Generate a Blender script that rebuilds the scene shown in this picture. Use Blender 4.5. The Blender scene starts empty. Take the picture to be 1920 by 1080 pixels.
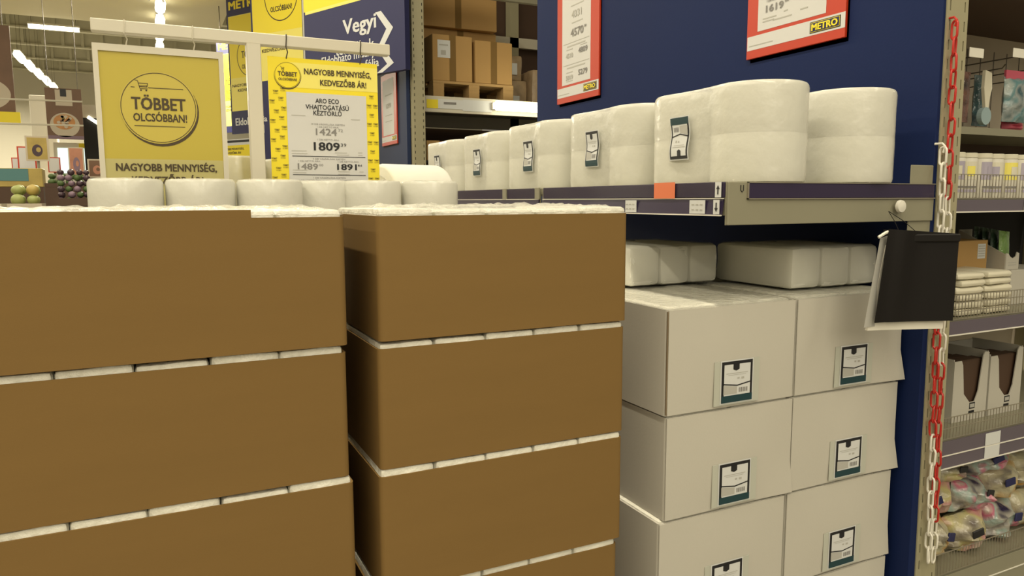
import bpy, bmesh, math, random
from mathutils import Vector, Matrix, noise
rnd = random.Random(7)
S = bpy.context.scene
COL = S.collection
PI = math.pi

# ------------------------------------------------------------------ camera
cam_d = bpy.data.cameras.new('camera'); cam = bpy.data.objects.new('camera', cam_d); COL.objects.link(cam)
cam_d.sensor_width = 36; cam_d.lens = 1385 / 1920 * 36; cam_d.clip_start = 0.02; cam_d.clip_end = 200
PITCH, YAW, ROLL = math.radians(6.8), math.radians(26.0), math.radians(-0.2)
fw = Vector((math.sin(YAW) * math.cos(PITCH), math.cos(YAW) * math.cos(PITCH), -math.sin(PITCH)))
r0 = Vector((math.cos(YAW), -math.sin(YAW), 0)); u0 = r0.cross(fw)
rr = r0 * math.cos(ROLL) + u0 * math.sin(ROLL); uu = u0 * math.cos(ROLL) - r0 * math.sin(ROLL)
m = Matrix((rr, uu, -fw)).transposed().to_4x4(); m.translation = (0, 0, 1.428)
cam.matrix_world = m
S.camera = cam

# ------------------------------------------------------------------ world and exposure
S.view_settings.view_transform = 'Standard'; S.view_settings.look = 'None'
S.view_settings.gamma = 1; S.view_settings.use_curve_mapping = False
S.view_settings.exposure = 0.06
W = bpy.data.worlds.new('hall_air'); S.world = W; W.use_nodes = True
W.node_tree.nodes['Background'].inputs[0].default_value = (1.0, 0.90, 0.68, 1)
W.node_tree.nodes['Background'].inputs[1].default_value = 0.27

# lamp rows of the hall: one long lamp strip per row, hung at 5 m
LAMPCOL = (1.0, 0.905, 0.70)
def lamp_strip(x, y0, y1, z, power):
    d = bpy.data.lights.new('lamp_row', 'AREA'); d.shape = 'RECTANGLE'
    d.size = 0.16; d.size_y = y1 - y0; d.energy = power; d.color = LAMPCOL
    o = bpy.data.objects.new('lamp_row', d); COL.objects.link(o); o.location = (x, (y0 + y1) / 2, z)
for x, p in ((0.4, 640), (-2.6, 540), (-5.6, 440)):
    lamp_strip(x, -18, 8.5, 5.0, p)
lamp_strip(3.6, -18, 0.6, 5.0, 320)
lamp_strip(-5.6, 8.5, 30, 5.08, 900)

# ------------------------------------------------------------------ materials
def lin(c):
    c /= 255
    return c / 12.92 if c <= 0.04045 else ((c + 0.055) / 1.055) ** 2.4
def rgb(r, g, b): return (lin(r), lin(g), lin(b), 1)
def mat(name, col, rough=0.6, metal=0.0, var=0.0, vscale=6.0, bump=0.0, bscale=60.0, spec=0.5, emit=None, stretch=None):
    mt = bpy.data.materials.new(name); mt.use_nodes = True
    nt = mt.node_tree; bs = nt.nodes['Principled BSDF']
    bs.inputs['Base Color'].default_value = col; bs.inputs['Roughness'].default_value = rough
    bs.inputs['Metallic'].default_value = metal; bs.inputs['Specular IOR Level'].default_value = spec
    tc = nt.nodes.new('ShaderNodeTexCoord'); mp = nt.nodes.new('ShaderNodeMapping')
    nt.links.new(tc.outputs['Object'], mp.inputs[0])
    if stretch: mp.inputs['Scale'].default_value = stretch
    if var:
        n = nt.nodes.new('ShaderNodeTexNoise'); n.inputs['Scale'].default_value = vscale; n.inputs['Detail'].default_value = 5
        nt.links.new(mp.outputs[0], n.inputs['Vector'])
        mx = nt.nodes.new('ShaderNodeMix'); mx.data_type = 'RGBA'
        mx.inputs[6].default_value = tuple(c * (1 - var) for c in col[:3]) + (1,)
        mx.inputs[7].default_value = tuple(min(1, c * (1 + var)) for c in col[:3]) + (1,)
        nt.links.new(n.outputs['Fac'], mx.inputs[0]); nt.links.new(mx.outputs[2], bs.inputs['Base Color'])
    if bump:
        n2 = nt.nodes.new('ShaderNodeTexNoise'); n2.inputs['Scale'].default_value = bscale; n2.inputs['Detail'].default_value = 4
        nt.links.new(mp.outputs[0], n2.inputs['Vector'])
        b = nt.nodes.new('ShaderNodeBump'); b.inputs['Strength'].default_value = bump; b.inputs['Distance'].default_value = 0.01
        nt.links.new(n2.outputs['Fac'], b.inputs['Height']); nt.links.new(b.outputs[0], bs.inputs['Normal'])
    if emit:
        bs.inputs['Emission Color'].default_value = emit[0]; bs.inputs['Emission Strength'].default_value = emit[1]
    return mt
def film_mat(name, opac, tint=(0.85, 0.84, 0.76, 1), rough=0.12, bump=0.5, bscale=35):
    mt = mat(name, tint, rough, bump=bump, bscale=bscale, spec=0.8)
    nt = mt.node_tree; bs = nt.nodes['Principled BSDF']; out = nt.nodes['Material Output']
    tr = nt.nodes.new('ShaderNodeBsdfTransparent'); mx = nt.nodes.new('ShaderNodeMixShader'); mx.inputs[0].default_value = opac
    nt.links.new(tr.outputs[0], mx.inputs[1]); nt.links.new(bs.outputs[0], mx.inputs[2]); nt.links.new(mx.outputs[0], out.inputs[0])
    return mt

M = dict(
    kraft=mat('kraft_board', (0.208, 0.124, 0.039, 1), 0.8, spec=0.25, var=0.06, vscale=3, bump=0.05, bscale=260, stretch=(1, 1, 6)),
    kraft_pale=mat('kraft_board_pale', (0.46, 0.28, 0.10, 1), 0.75, var=0.08, vscale=3),
    kraft_in=mat('kraft_board_inner', (0.26, 0.15, 0.055, 1), 0.8),
    white_board=mat('white_board', (0.535, 0.51, 0.445, 1), 0.65, spec=0.3, var=0.03, vscale=2, bump=0.03, bscale=200),
    white_edge=mat('board_cut_edge', (0.20, 0.15, 0.09, 1), 0.8),
    paper=mat('soft_paper', (0.78, 0.77, 0.69, 1), 0.75, var=0.03, vscale=5, bump=0.12, bscale=50),
    pack=mat('wrapped_towels', (0.76, 0.74, 0.64, 1), 0.35, bump=0.7, bscale=45),
    film=film_mat('clear_film', 0.42, rough=0.09, bump=0.9, bscale=55),
    wrap=film_mat('shrink_wrap', 0.55, tint=(0.80, 0.79, 0.71, 1), rough=0.22, bump=0.35, bscale=22),
    wrap_thin=film_mat('shrink_wrap_thin', 0.28, rough=0.2, bump=0.45, bscale=22),
    core=mat('card_core', (0.32, 0.25, 0.16, 1), 0.8),
    black=mat('black_print', (0.012, 0.012, 0.014, 1), 0.5),
    navy=mat('navy_print', (0.016, 0.018, 0.085, 1), 0.5),
    teal=mat('teal_print', (0.010, 0.045, 0.055, 1), 0.4),
    grey=mat('grey_print', (0.22, 0.21, 0.20, 1), 0.6),
    lgrey=mat('pale_grey_print', (0.45, 0.44, 0.40, 1), 0.6),
    label=mat('label_paper', (0.66, 0.67, 0.66, 1), 0.4),
    tape=mat('clear_tape_patch', (0.50, 0.51, 0.44, 1), 0.3),
    blue=mat('blue_panel_paint', (0.0072, 0.0172, 0.076, 1), 0.6, spec=0.15, var=0.08, vscale=1.5, bump=0.03, bscale=150),
    blue2=mat('blue_panel_paint_lit', (0.018, 0.030, 0.080, 1), 0.6, spec=0.2, var=0.08, vscale=1.5),  # same panel paint, its lit grey-blue look put into the colour
    post=mat('cream_steel', (0.36, 0.33, 0.21, 1), 0.4, var=0.05, vscale=4),
    steel=mat('grey_steel', (0.27, 0.255, 0.18, 1), 0.38, var=0.05, vscale=3),
    dark=mat('dark_gap', (0.012, 0.011, 0.010, 1), 0.8),  # near-black for shade painted into gaps, and for dark fittings
    strip=mat('purple_price_strip', (0.032, 0.022, 0.055, 1), 0.25),
    strip2=mat('mauve_price_strip', (0.12, 0.10, 0.125, 1), 0.3),
    clear=film_mat('clear_plastic', 0.05, tint=(0.12, 0.11, 0.10, 1), rough=0.08, bump=0.0),
    orange=mat('orange_card', (0.75, 0.19, 0.075, 1), 0.5),
    white=mat('white_plastic', (0.78, 0.75, 0.66, 1), 0.4),
    wpaint=mat('white_painted_steel', (0.62, 0.58, 0.47, 1), 0.4, var=0.03),
    red=mat('red_plastic', (0.50, 0.022, 0.014, 1), 0.35),
    redsign=mat('red_orange_sign', (0.50, 0.038, 0.010, 1), 0.4),
    yellow=mat('yellow_print', (0.86, 0.70, 0.020, 1), 0.45),
    ylight=mat('pale_yellow_print', (0.86, 0.76, 0.16, 1), 0.45),
    olive=mat('backlit_yellow_print', (0.49, 0.395, 0.05, 1), 0.4),  # left poster's yellows are darkened to show it backlit and dim in front
    olivepale=mat('backlit_pale_print', (0.48, 0.43, 0.17, 1), 0.4),
    olive2=mat('backlit_yellow_disc', (0.53, 0.43, 0.07, 1), 0.4),
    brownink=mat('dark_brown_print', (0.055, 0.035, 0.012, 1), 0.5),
    sheet=mat('price_sheet', (0.62, 0.615, 0.60, 1), 0.5),
    pouch=mat('black_vinyl', (0.008, 0.0065, 0.006, 1), 0.5, spec=0.25, bump=0.06, bscale=18),
    wood=mat('pallet_wood', (0.47, 0.30, 0.12, 1), 0.8, var=0.15, vscale=8, stretch=(1, 8, 8)),
    floor=mat('concrete_floor', (0.26, 0.24, 0.19, 1), 0.4, var=0.1, vscale=1.2),
    ceil=mat('ceiling_sheet', (0.44, 0.40, 0.27, 1), 0.8, var=0.06, vscale=0.6),
    beam=mat('roof_steel', (0.42, 0.40, 0.30, 1), 0.6),
    wall=mat('hall_wall', (0.55, 0.52, 0.42, 1), 0.8, var=0.04, vscale=0.4),
    shelfback=mat('shelf_back_sheet', (0.50, 0.43, 0.33, 1), 0.6, var=0.04, vscale=3),
    wire=mat('chrome_wire', (0.42, 0.38, 0.30, 1), 0.3, metal=0.6),
    rod=mat('hook_rod', (0.10, 0.085, 0.065, 1), 0.35, metal=0.5),
    lamp=mat('lamp_glass', (1, 1, 1, 1), 0.4, emit=((1.0, 0.93, 0.68, 1), 9.0)),
    lampfar=mat('lamp_glass_far', (1, 1, 1, 1), 0.4, emit=((1.0, 0.95, 0.72, 1), 5.0)),
    screen=mat('lit_case', (0.7, 0.9, 0.9, 1), 0.4, emit=((0.75, 0.95, 0.92, 1), 0.9)),
    pink=mat('pink_card', (0.55, 0.10, 0.15, 1), 0.5),
    dkbrown=mat('dark_brown_board', (0.075, 0.040, 0.022, 1), 0.7),
    green=mat('green_foil', (0.20, 0.34, 0.10, 1), 0.2, var=0.5, vscale=25, bump=0.8, bscale=40),
    dkgreen=mat('dark_green_bag', (0.03, 0.06, 0.035, 1), 0.3, var=0.3, vscale=25, bump=0.8, bscale=40),
    produce=mat('green_produce', (0.30, 0.33, 0.10, 1), 0.5, var=0.2, vscale=20),
    olivegreen=mat('leaf_green', (0.06, 0.10, 0.025, 1), 0.6, var=0.3, vscale=20),
    plum=mat('plum_skin', (0.055, 0.030, 0.040, 1), 0.3),
    mauve=mat('mauve_produce', (0.20, 0.13, 0.17, 1), 0.5),
    food=mat('brown_photo_print', (0.16, 0.085, 0.045, 1), 0.5, var=0.35, vscale=3),
    dish=mat('pale_dish_print', (0.52, 0.45, 0.34, 1), 0.5),
    pasta=mat('orange_food_print', (0.50, 0.23, 0.07, 1), 0.5, var=0.4, vscale=12),
    fruit=mat('fruit_print', (0.42, 0.31, 0.08, 1), 0.5, var=0.35, vscale=9),
    fruit2=mat('peach_print', (0.45, 0.20, 0.12, 1), 0.5, var=0.4, vscale=9),
    tealcard=mat('teal_card', (0.08, 0.20, 0.20, 1), 0.5),
    lilac=mat('lilac_label', (0.42, 0.38, 0.47, 1), 0.4),
    cream=mat('cream_label', (0.70, 0.66, 0.52, 1), 0.4),
)
def clutter_bag(name, base, accents, scale):
    mt = mat(name, base, 0.16, bump=0.9, bscale=28, spec=0.8)
    nt = mt.node_tree; bs = nt.nodes['Principled BSDF']
    tc = nt.nodes.new('ShaderNodeTexCoord'); v = nt.nodes.new('ShaderNodeTexNoise'); v.inputs['Scale'].default_value = scale; v.inputs['Detail'].default_value = 1.5
    nt.links.new(tc.outputs['Object'], v.inputs['Vector'])
    r = nt.nodes.new('ShaderNodeValToRGB'); el = r.color_ramp.elements
    el[0].position = 0.30; el[0].color = accents[0]; el[1].position = 0.72; el[1].color = accents[-1]
    n = len(accents)
    e = el.new(0.42); e.color = base
    for i, a in enumerate(accents[1:-1]): e = el.new(0.50 + 0.1 * i); e.color = a
    nt.links.new(v.outputs['Fac'], r.inputs[0]); nt.links.new(r.outputs[0], bs.inputs['Base Color'])
    return mt

# ------------------------------------------------------------------ helpers
def new_bm(): return bmesh.new()
def box(bm, x0, x1, y0, y1, z0, z1, bev=0.0, seg=1):
    vs = [bm.verts.new((x, y, z)) for z in (z0, z1) for y in (y0, y1) for x in (x0, x1)]
    fs = [bm.faces.new([vs[i] for i in f]) for f in ((0, 2, 3, 1), (4, 5, 7, 6), (0, 1, 5, 4), (2, 6, 7, 3), (0, 4, 6, 2), (1, 3, 7, 5))]
    if bev:
        es = {e for f in fs for e in f.edges}
        bmesh.ops.bevel(bm, geom=list(es), offset=bev, segments=seg, affect='EDGES', profile=0.5)
    return vs
def prism(bm, pts, y0, y1):      # polygon in x,z extruded along y (counter-clockwise seen from -y)
    a = [bm.verts.new((x, y0, z)) for x, z in pts]; b = [bm.verts.new((x, y1, z)) for x, z in pts]
    bm.faces.new(a); bm.faces.new(b[::-1]); n = len(pts)
    for i in range(n): bm.faces.new((a[(i + 1) % n], a[i], b[i], b[(i + 1) % n]))
def lathe(bm, prof, seg=24, c=(0, 0, 0), axis='z', sx=1.0):
    rings = []
    for r, z in prof:
        ring = []
        for k in range(seg):
            a = 2 * PI * k / seg; p = (r * math.cos(a) * sx, r * math.sin(a), z)
            if axis == 'x': p = (p[2], p[0], p[1])
            elif axis == 'y': p = (p[0], p[2], p[1])
            ring.append(bm.verts.new((p[0] + c[0], p[1] + c[1], p[2] + c[2])))
        rings.append(ring)
    for a, b in zip(rings, rings[1:]):
        for k in range(seg): bm.faces.new((a[k], a[(k + 1) % seg], b[(k + 1) % seg], b[k]))
    bm.faces.new(rings[0][::-1]); bm.faces.new(rings[-1])
def tube(bm, pts, r, seg=6, closed=False):
    pts = [Vector(p) for p in pts]; n = len(pts); rings = []
    up = None
    for i, p in enumerate(pts):
        if closed: t = pts[(i + 1) % n] - pts[i - 1]
        else: t = pts[min(i + 1, n - 1)] - pts[max(i - 1, 0)]
        t.normalize()
        if up is None: up = t.orthogonal().normalized()
        s = up - t * up.dot(t)
        up = s.normalized() if s.length > 1e-5 else t.orthogonal().normalized()
        q = t.cross(up)
        rings.append([bm.verts.new(p + (up * math.cos(2 * PI * k / seg) + q * math.sin(2 * PI * k / seg)) * r) for k in range(seg)])
    for i in range(n if closed else n - 1):
        a, b = rings[i], rings[(i + 1) % n]
        for k in range(seg): bm.faces.new((a[k], a[(k + 1) % seg], b[(k + 1) % seg], b[k]))
    if not closed: bm.faces.new(rings[0][::-1]); bm.faces.new(rings[-1])
def disc(bm, cx, cz, rx, rz, y0, y1, seg=40):
    prism(bm, [(cx + rx * math.cos(2 * PI * k / seg), cz + rz * math.sin(2 * PI * k / seg)) for k in range(seg)], y0, y1)
def ring(bm, cx, cz, r, w, y0, y1, seg=56):
    for k in range(seg):
        a, b = 2 * PI * k / seg, 2 * PI * (k + 1) / seg
        p = [(cx + q * math.cos(t), cz + q * math.sin(t)) for q, t in ((r, a), (r + w, a), (r + w, b), (r, b))]
        prism(bm, p, y0, y1)
def build(name, bm, m, parent=None, smooth=False, loc=None):
    bmesh.ops.recalc_face_normals(bm, faces=bm.faces)
    me = bpy.data.meshes.new(name); bm.to_mesh(me); bm.free()
    me.materials.append(M[m] if isinstance(m, str) else m)
    if smooth:
        me.polygons.foreach_set('use_smooth', [True] * len(me.polygons))
        me.set_sharp_from_angle(angle=math.radians(40))
    o = bpy.data.objects.new(name, me); COL.objects.link(o)
    if parent: o.parent = parent
    if loc: o.location = loc
    return o
def part(name, mtl, parent, *boxes, bev=0.0):
    bm = new_bm()
    for b in boxes: box(bm, *b, bev=bev)
    return build(name, bm, mtl, parent)
def tag(o, label, cat, group=None, kind=None):
    o['label'] = label; o['category'] = cat
    if group: o['group'] = group
    if kind: o['kind'] = kind
    return o
def thing(name, label, cat, loc, rz=0.0, group=None):
    o = bpy.data.objects.new(name, None); o.empty_display_size = 0.05; COL.objects.link(o)
    o.location = loc; o.rotation_euler = (0, 0, rz)
    return tag(o, label, cat, group)
def struct(o): o['kind'] = 'structure'; return o
def children(o): return [c for c in bpy.data.objects if c.parent == o]
def copy_tree(o, parent=None):
    c = o.copy(); COL.objects.link(c)
    if parent: c.parent = parent
    for ch in children(o): copy_tree(ch, c)
    return c
def copy_thing(o, loc, label, rz=None, group=None):
    kids = children(o); c = o.copy(); COL.objects.link(c); c.location = loc
    if rz is not None: c.rotation_euler = (0, 0, rz)
    c['label'] = label
    if group: c['group'] = group
    for k in kids:
        d = copy_tree(k, c)
    return c
def wrinkle(bm, amp, sc, seed=0, only=None):
    for v in bm.verts:
        if only and not only(v): continue
        d = noise.noise_vector(v.co * sc + Vector((seed, seed * 1.7, seed * 0.3)))
        v.co += d * amp
def thicken(bm, g, d):       # close a grid of vertices into a thin solid, offset by d
    d = Vector(d); h = [[bm.verts.new(v.co + d) for v in row] for row in g]
    nz, nx = len(g) - 1, len(g[0]) - 1
    for j in range(nz):
        for i in range(nx): bm.faces.new((h[j][i], h[j + 1][i], h[j + 1][i + 1], h[j][i + 1]))
        for i in (0, nx): bm.faces.new((g[j][i], g[j + 1][i], h[j + 1][i], h[j][i]))
    for i in range(nx):
        for j in (0, nz): bm.faces.new((g[j][i], g[j][i + 1], h[j][i + 1], h[j][i]))
def soft_block(bm, x0, x1, y0, y1, z0, z1, bev, cuts=3, amp=0.003, sc=18, seed=0):
    box(bm, x0, x1, y0, y1, z0, z1, bev=bev, seg=2)
    if cuts: bmesh.ops.subdivide_edges(bm, edges=[e for e in bm.edges if e.calc_length() > 0.05], cuts=cuts, use_grid_fill=True)
    wrinkle(bm, amp, sc, seed)

# lettering: text laid in the x-z plane facing -y, gathered per material
def text_into(bm, s, cx, cz, h, w=None, y=0.0, bold=0.012, rot=0.0, align='c'):
    cu = bpy.data.curves.new('text', 'FONT'); cu.body = s; cu.size = 1.0; cu.resolution_u = 2; cu.offset = 0.0; cu.fill_mode = 'FRONT'
    ob = bpy.data.objects.new('text', cu)
    COL.objects.link(ob)
    dg = bpy.context.evaluated_depsgraph_get(); me = bpy.data.meshes.new_from_object(ob.evaluated_get(dg))
    COL.objects.unlink(ob); bpy.data.objects.remove(ob); bpy.data.curves.remove(cu)
    if not me.vertices: return
    xs = [v.co.x for v in me.vertices]; ys = [v.co.y for v in me.vertices]
    x0, x1, y0, y1 = min(xs), max(xs), min(ys), max(ys)
    sz = h / max(0.71, 1e-6)           # cap height of the built-in face is about 0.71 em
    sxx = w / (x1 - x0) if w else sz
    off = {'c': -(x0 + x1) / 2, 'l': -x0, 'r': -x1}[align]
    c, sn = math.cos(rot), math.sin(rot)
    base = [(v.co.x, v.co.y) for v in me.vertices]
    q = bold * 0.85
    for i, (dx, dz) in enumerate(((0, 0),) if bold < 0.015 else ((-q, -q * 0.5), (q, -q * 0.5), (-q, q * 0.5), (q, q * 0.5))):
        for v, (bx, bz) in zip(me.vertices, base):
            X = (bx + dx + off) * sxx; Z = (bz + dz - 0.355) * sz
            v.co = (cx + X * c - Z * sn, y - 0.00002 * i, cz + X * sn + Z * c)
        bm.from_mesh(me)
    bpy.data.meshes.remove(me)
class Board:
    """prints on a flat board facing -y: rects, discs and lettering gathered per material, one layer in front of the other"""
    def __init__(s, root, y): s.root = root; s.y = y; s.b = {}
    def bm(s, mtl, nm='print'):
        k = (nm, mtl)
        if k not in s.b: s.b[k] = new_bm()
        return s.b[k]
    def rect(s, mtl, x0, x1, z0, z1, lay=1, nm='print'):
        prism(s.bm(mtl, nm), [(x0, z0), (x1, z0), (x1, z1), (x0, z1)], s.y - 0.0006 * lay, s.y - 0.0006 * (lay - 1))
    def poly(s, mtl, pts, lay=1, nm='print'): prism(s.bm(mtl, nm), pts, s.y - 0.0006 * lay, s.y - 0.0006 * (lay - 1))
    def disc(s, mtl, cx, cz, rx, rz, lay=1, nm='print'): disc(s.bm(mtl, nm), cx, cz, rx, rz, s.y - 0.0006 * lay, s.y - 0.0006 * (lay - 1))
    def ring(s, mtl, cx, cz, r, w, lay=1, nm='print'): ring(s.bm(mtl, nm), cx, cz, r, w, s.y - 0.0006 * lay, s.y - 0.0006 * (lay - 1))
    def text(s, mtl, t, cx, cz, h, w=None, lay=3, nm='lettering', **k):
        big = h >= 0.011
        bm = new_bm() if big else s.bm(mtl, 'small_print')
        text_into(bm, t, cx, cz, h, w, s.y - 0.0006 * lay - 0.0003, **k)
        if big: build('lettering', bm, mtl, s.root)
    def done(s):
        for (nm, mtl), bm in s.b.items():
            o = build(nm, bm, mtl, s.root)
            if nm in ('small_print', 'print', 'food_piece', 'picture_detail'): o['kind'] = 'stuff'

# ------------------------------------------------------------------ the hall
def slab(name, m, *b): return struct(part(name, m, None, *b))
slab('floor', 'floor', (-12, 14, -20, 32, -0.1, 0.0))
slab('wall_far', 'wall', (-12, 14, 31.8, 32, 0, 6.6))
slab('wall_left', 'wall', (-12.2, -12, -20, 32, 0, 6.6))
ceiling = slab('ceiling', 'ceil', (-12, 14, -20, 32, 6.4, 6.5))
for k, y in enumerate((18.6, 21.0, 23.4, 25.8, 28.2, 30.6)):
    bm = new_bm()
    box(bm, -12, 14, y - 0.06, y + 0.06, 6.36, 6.4)
    box(bm, -12, 14, y - 0.02, y + 0.02, 5.95, 6.36); box(bm, -12, 14, y - 0.09, y + 0.09, 5.91, 5.95)
    for i in range(30):
        x = -7 + i * 0.5
        box(bm, x - 0.04, x + 0.04, y - 0.08, y - 0.02, 5.95, 6.36)
    o = build('trim_%d' % (k + 1), bm, 'beam'); struct(o)

# ------------------------------------------------------------------ brown cartons of folded towels
BW, BD, BH, BP = 0.555, 0.34, 0.2338, 0.2485
def tray(bm, w, d, h, t=0.004, front=None):
    x, y = w / 2, d / 2
    box(bm, -x, x, -y, y, 0, t)
    box(bm, -x, x, y - t, y, t, h, bev=0.0008)
    box(bm, -x, -x + t, -y + t, y - t, t, h, bev=0.0008); box(bm, x - t, x, -y + t, y - t, t, h, bev=0.0008)
    if front: prism(bm, front, -y, -y + t)
    else: box(bm, -x, x, -y, -y + t, t, h, bev=0.0012)
def round_tray(bm, w, d, h, r=0.012, t=0.004):       # carton with softly rounded upright corners
    x, y = w / 2, d / 2
    out = []
    for cx, cy, a0 in ((x - r, y - r, 0), (-x + r, y - r, 90), (-x + r, -y + r, 180), (x - r, -y + r, 270)):
        for k in range(5):
            a = math.radians(a0 + 22.5 * k); out.append((cx + r * math.cos(a), cy + r * math.sin(a), math.cos(a), math.sin(a)))
    n = len(out)
    ob = [bm.verts.new((p[0], p[1], 0)) for p in out]; ot = [bm.verts.new((p[0], p[1], h)) for p in out]
    it = [bm.verts.new((p[0] - p[2] * t, p[1] - p[3] * t, h)) for p in out]; ib = [bm.verts.new((p[0] - p[2] * t, p[1] - p[3] * t, t)) for p in out]
    for i in range(n):
        j = (i + 1) % n
        bm.faces.new((ob[i], ob[j], ot[j], ot[i])); bm.faces.new((ot[i], ot[j], it[j], it[i])); bm.faces.new((it[i], it[j], ib[j], ib[i]))
    bm.faces.new(ob[::-1]); bm.faces.new(ib)
pack_mesh = []
for q in range(3):
    bm = new_bm(); soft_block(bm, -0.0535, 0.0535, -BD / 2 + 0.0045, BD / 2 - 0.0045, 0.005, BP - 0.001, 0.008, cuts=2, amp=0.0022, sc=24, seed=q * 3.3)
    for v in bm.verts: v.co.z = min(v.co.z, BP - 0.0005)
    o = build('towel_pack', bm, 'pack', None, smooth=True); pack_mesh.append(o.data); bpy.data.objects.remove(o)
def carton(label, loc, rz=0.0, group='brown cartons of folded towels', top=False, notch=None, sag=0.0):
    t = thing('towel_carton', label, 'box', loc, rz, group)
    bm = new_bm(); round_tray(bm, BW, BD, BH); build('carton_body', bm, 'kraft', t, smooth=True)
    if notch:      # torn rim strip left standing along part of the front
        bm = new_bm(); prism(bm, [(-BW / 2 + 0.004, BH - 0.004), (notch, BH - 0.004), (notch, BH + 0.0135), (-BW / 2 + 0.004, BH + 0.013)], -BD / 2 + 0.0002, -BD / 2 + 0.0035)
        build('rim_strip', bm, 'kraft', t)
    for k in range(5):
        o = bpy.data.objects.new('towel_pack', pack_mesh[rnd.randrange(3)]); COL.objects.link(o); o.parent = t
        o.location = ((k - 2) * 0.1095 + rnd.uniform(-0.0012, 0.0012), rnd.uniform(-0.001, 0.001), 0)
        o.scale = (1, 1, 1.0 if rnd.random() < 0.7 else 0.985)
    if top:
        bm = new_bm(); nx, ny = 60, 24; g = []
        for j in range(ny + 1):
            row = []
            for i in range(nx + 1):
                x = (i / nx - 0.5) * (BW - 0.004); y = (j / ny - 0.5) * (BD - 0.004)
                e = min(i, nx - i, j * 2, (ny - j) * 2) / 4.0
                z = BP + 0.001 + 0.009 * max(0, noise.noise(Vector((x * 22, y * 22, loc[0] * 9)))) + 0.006 * max(0, noise.noise(Vector((x * 60, y * 50, 3))))
                if e < 1: z = z * e + (BH + 0.003 + 0.006 * abs(noise.noise(Vector((x * 40, y * 40, 1))))) * (1 - e)
                row.append(bm.verts.new((x, y, z)))
            g.append(row)
        for j in range(ny):
            for i in range(nx): bm.faces.new((g[j][i], g[j][i + 1], g[j + 1][i + 1], g[j + 1][i]))
        build('plastic_film', bm, 'film', t, smooth=True)
    return t
def wood_pallet(name, label, loc, w, d, h, rz=0, group=None):
    t = thing(name, label, 'pallet', loc, rz, group)
    n = 5
    for k in range(n):
        y = -d / 2 + 0.05 + k * (d - 0.1) / (n - 1)
        part('deck_board', 'wood', t, (-w / 2, w / 2, y - 0.05, y + 0.05, h - 0.022, h), bev=0.002)
    for k in (-1, 0, 1):
        x = k * (w / 2 - 0.05)
        part('stringer_board', 'wood', t, (x - 0.05, x + 0.05, -d / 2, d / 2, h - 0.044, h - 0.022))
        part('skid_board', 'wood', t, (x - 0.05, x + 0.05, -d / 2, d / 2, 0, 0.022))
        for y in (-1, 0, 1):
            yy = y * (d / 2 - 0.07)
            part('block', 'wood', t, (x - 0.05, x + 0.05, yy - 0.07, yy + 0.07, 0.022, h - 0.044), bev=0.002)
    return t
BZ = 0.1715
wood_pallet('pallet', 'wooden pallet under the brown cartons of folded towels', (0.33, 1.69, 0), 1.29, 0.78, BZ)
LX, MX, BY = 0.314 - BW / 2, 0.369 + BW / 2, 1.327 + BD / 2
ordl = ['lowest', 'second from the bottom', 'middle', 'second from the top', 'topmost']
jl = [0, 0.002, 0.0035, -0.003, 0.0]; jm = [-0.006, -0.012, -0.003, 0.0, 0.003]
for k in range(5):
    carton('plain brown cardboard carton, %s of the left stack' % ordl[k], (LX - 0.0125 + jl[k], BY + (0.0 if k == 4 else 0.001 * k), BZ + k * BP), 0, top=(k == 4), notch=(0.125 if k == 4 else None)).scale = (1.045, 1, 1)
for k in range(5):
    carton('plain brown cardboard carton, %s of the stack beside the white cartons' % ordl[k], (MX + jm[k], BY + 0.0015 * (k % 2), BZ + k * BP), 0, top=(k == 4))
hid = 'brown carton hidden in the rear row behind the front brown stacks'
for x, nm in ((LX, 'left'), (MX, 'right')):
    for k in range(4):
        carton('brown carton in the %s rear stack behind the front stacks, %s layer' % (nm, ('lowest', 'second', 'third', 'top')[k]), (x, BY + BD + 0.012, BZ + k * BP), 0)

# ------------------------------------------------------------------ paper rolls standing behind the brown cartons
def roll_mesh(r, h, core=0.02, bev=0.008, seg=32, b0=None, b1=None):
    b0 = b0 or bev; b1 = b1 or bev
    bm = new_bm()
    prof = [(core, 0.0), (r - b0, 0.0), (r - b0 * 0.3, b0 * 0.3), (r, b0), (r, h - b1), (r - b1 * 0.3, h - b1 * 0.3), (r - b1, h), (core, h), (core * 0.98, h - 0.03)]
    lathe(bm, prof, seg)
    return bm
RZ = BZ + 4 * BP
def tower(label, x, y, h=0.312, r=0.0775, n=2, z=RZ, group='white paper rolls behind the brown cartons'):
    t = thing('paper_roll_pack', label, 'paper roll', (x, y, z), 0, group)
    hh = h / n
    for k in range(n):
        build('roll', roll_mesh(r - 0.0015, hh - 0.0008, b0=0.001 if k else 0.008, b1=0.008 if k == n - 1 else 0.001), 'paper', t, smooth=True, loc=(0, 0, k * hh))
    bm = new_bm(); lathe(bm, [(r - 0.012, 0.0), (r, 0.008), (r, h - 0.008), (r - 0.004, h), (r - 0.02, h + 0.002)], 32)
    bmesh.ops.subdivide_edges(bm, edges=[e for e in bm.edges if e.calc_length() > 0.1], cuts=8)
    wrinkle(bm, 0.0012, 30, x * 10)
    build('plastic_wrap', bm, 'wrap', t, smooth=True)
    return t
for k, (x, y, lb) in enumerate(((-0.045, 1.90, 'leftmost of the row'), (0.112, 1.905, 'second from left, under the dull yellow sign'),
                                (0.268, 1.90, 'in front of the sign post'), (0.41, 1.965, 'set back under the price sign'),
                                (0.527, 1.92, 'second from the right end of the row'), (0.685, 1.915, 'at the right end of the row'))):
    tower('white paper rolls behind the brown cartons, ' + lb, x, y)
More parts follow.
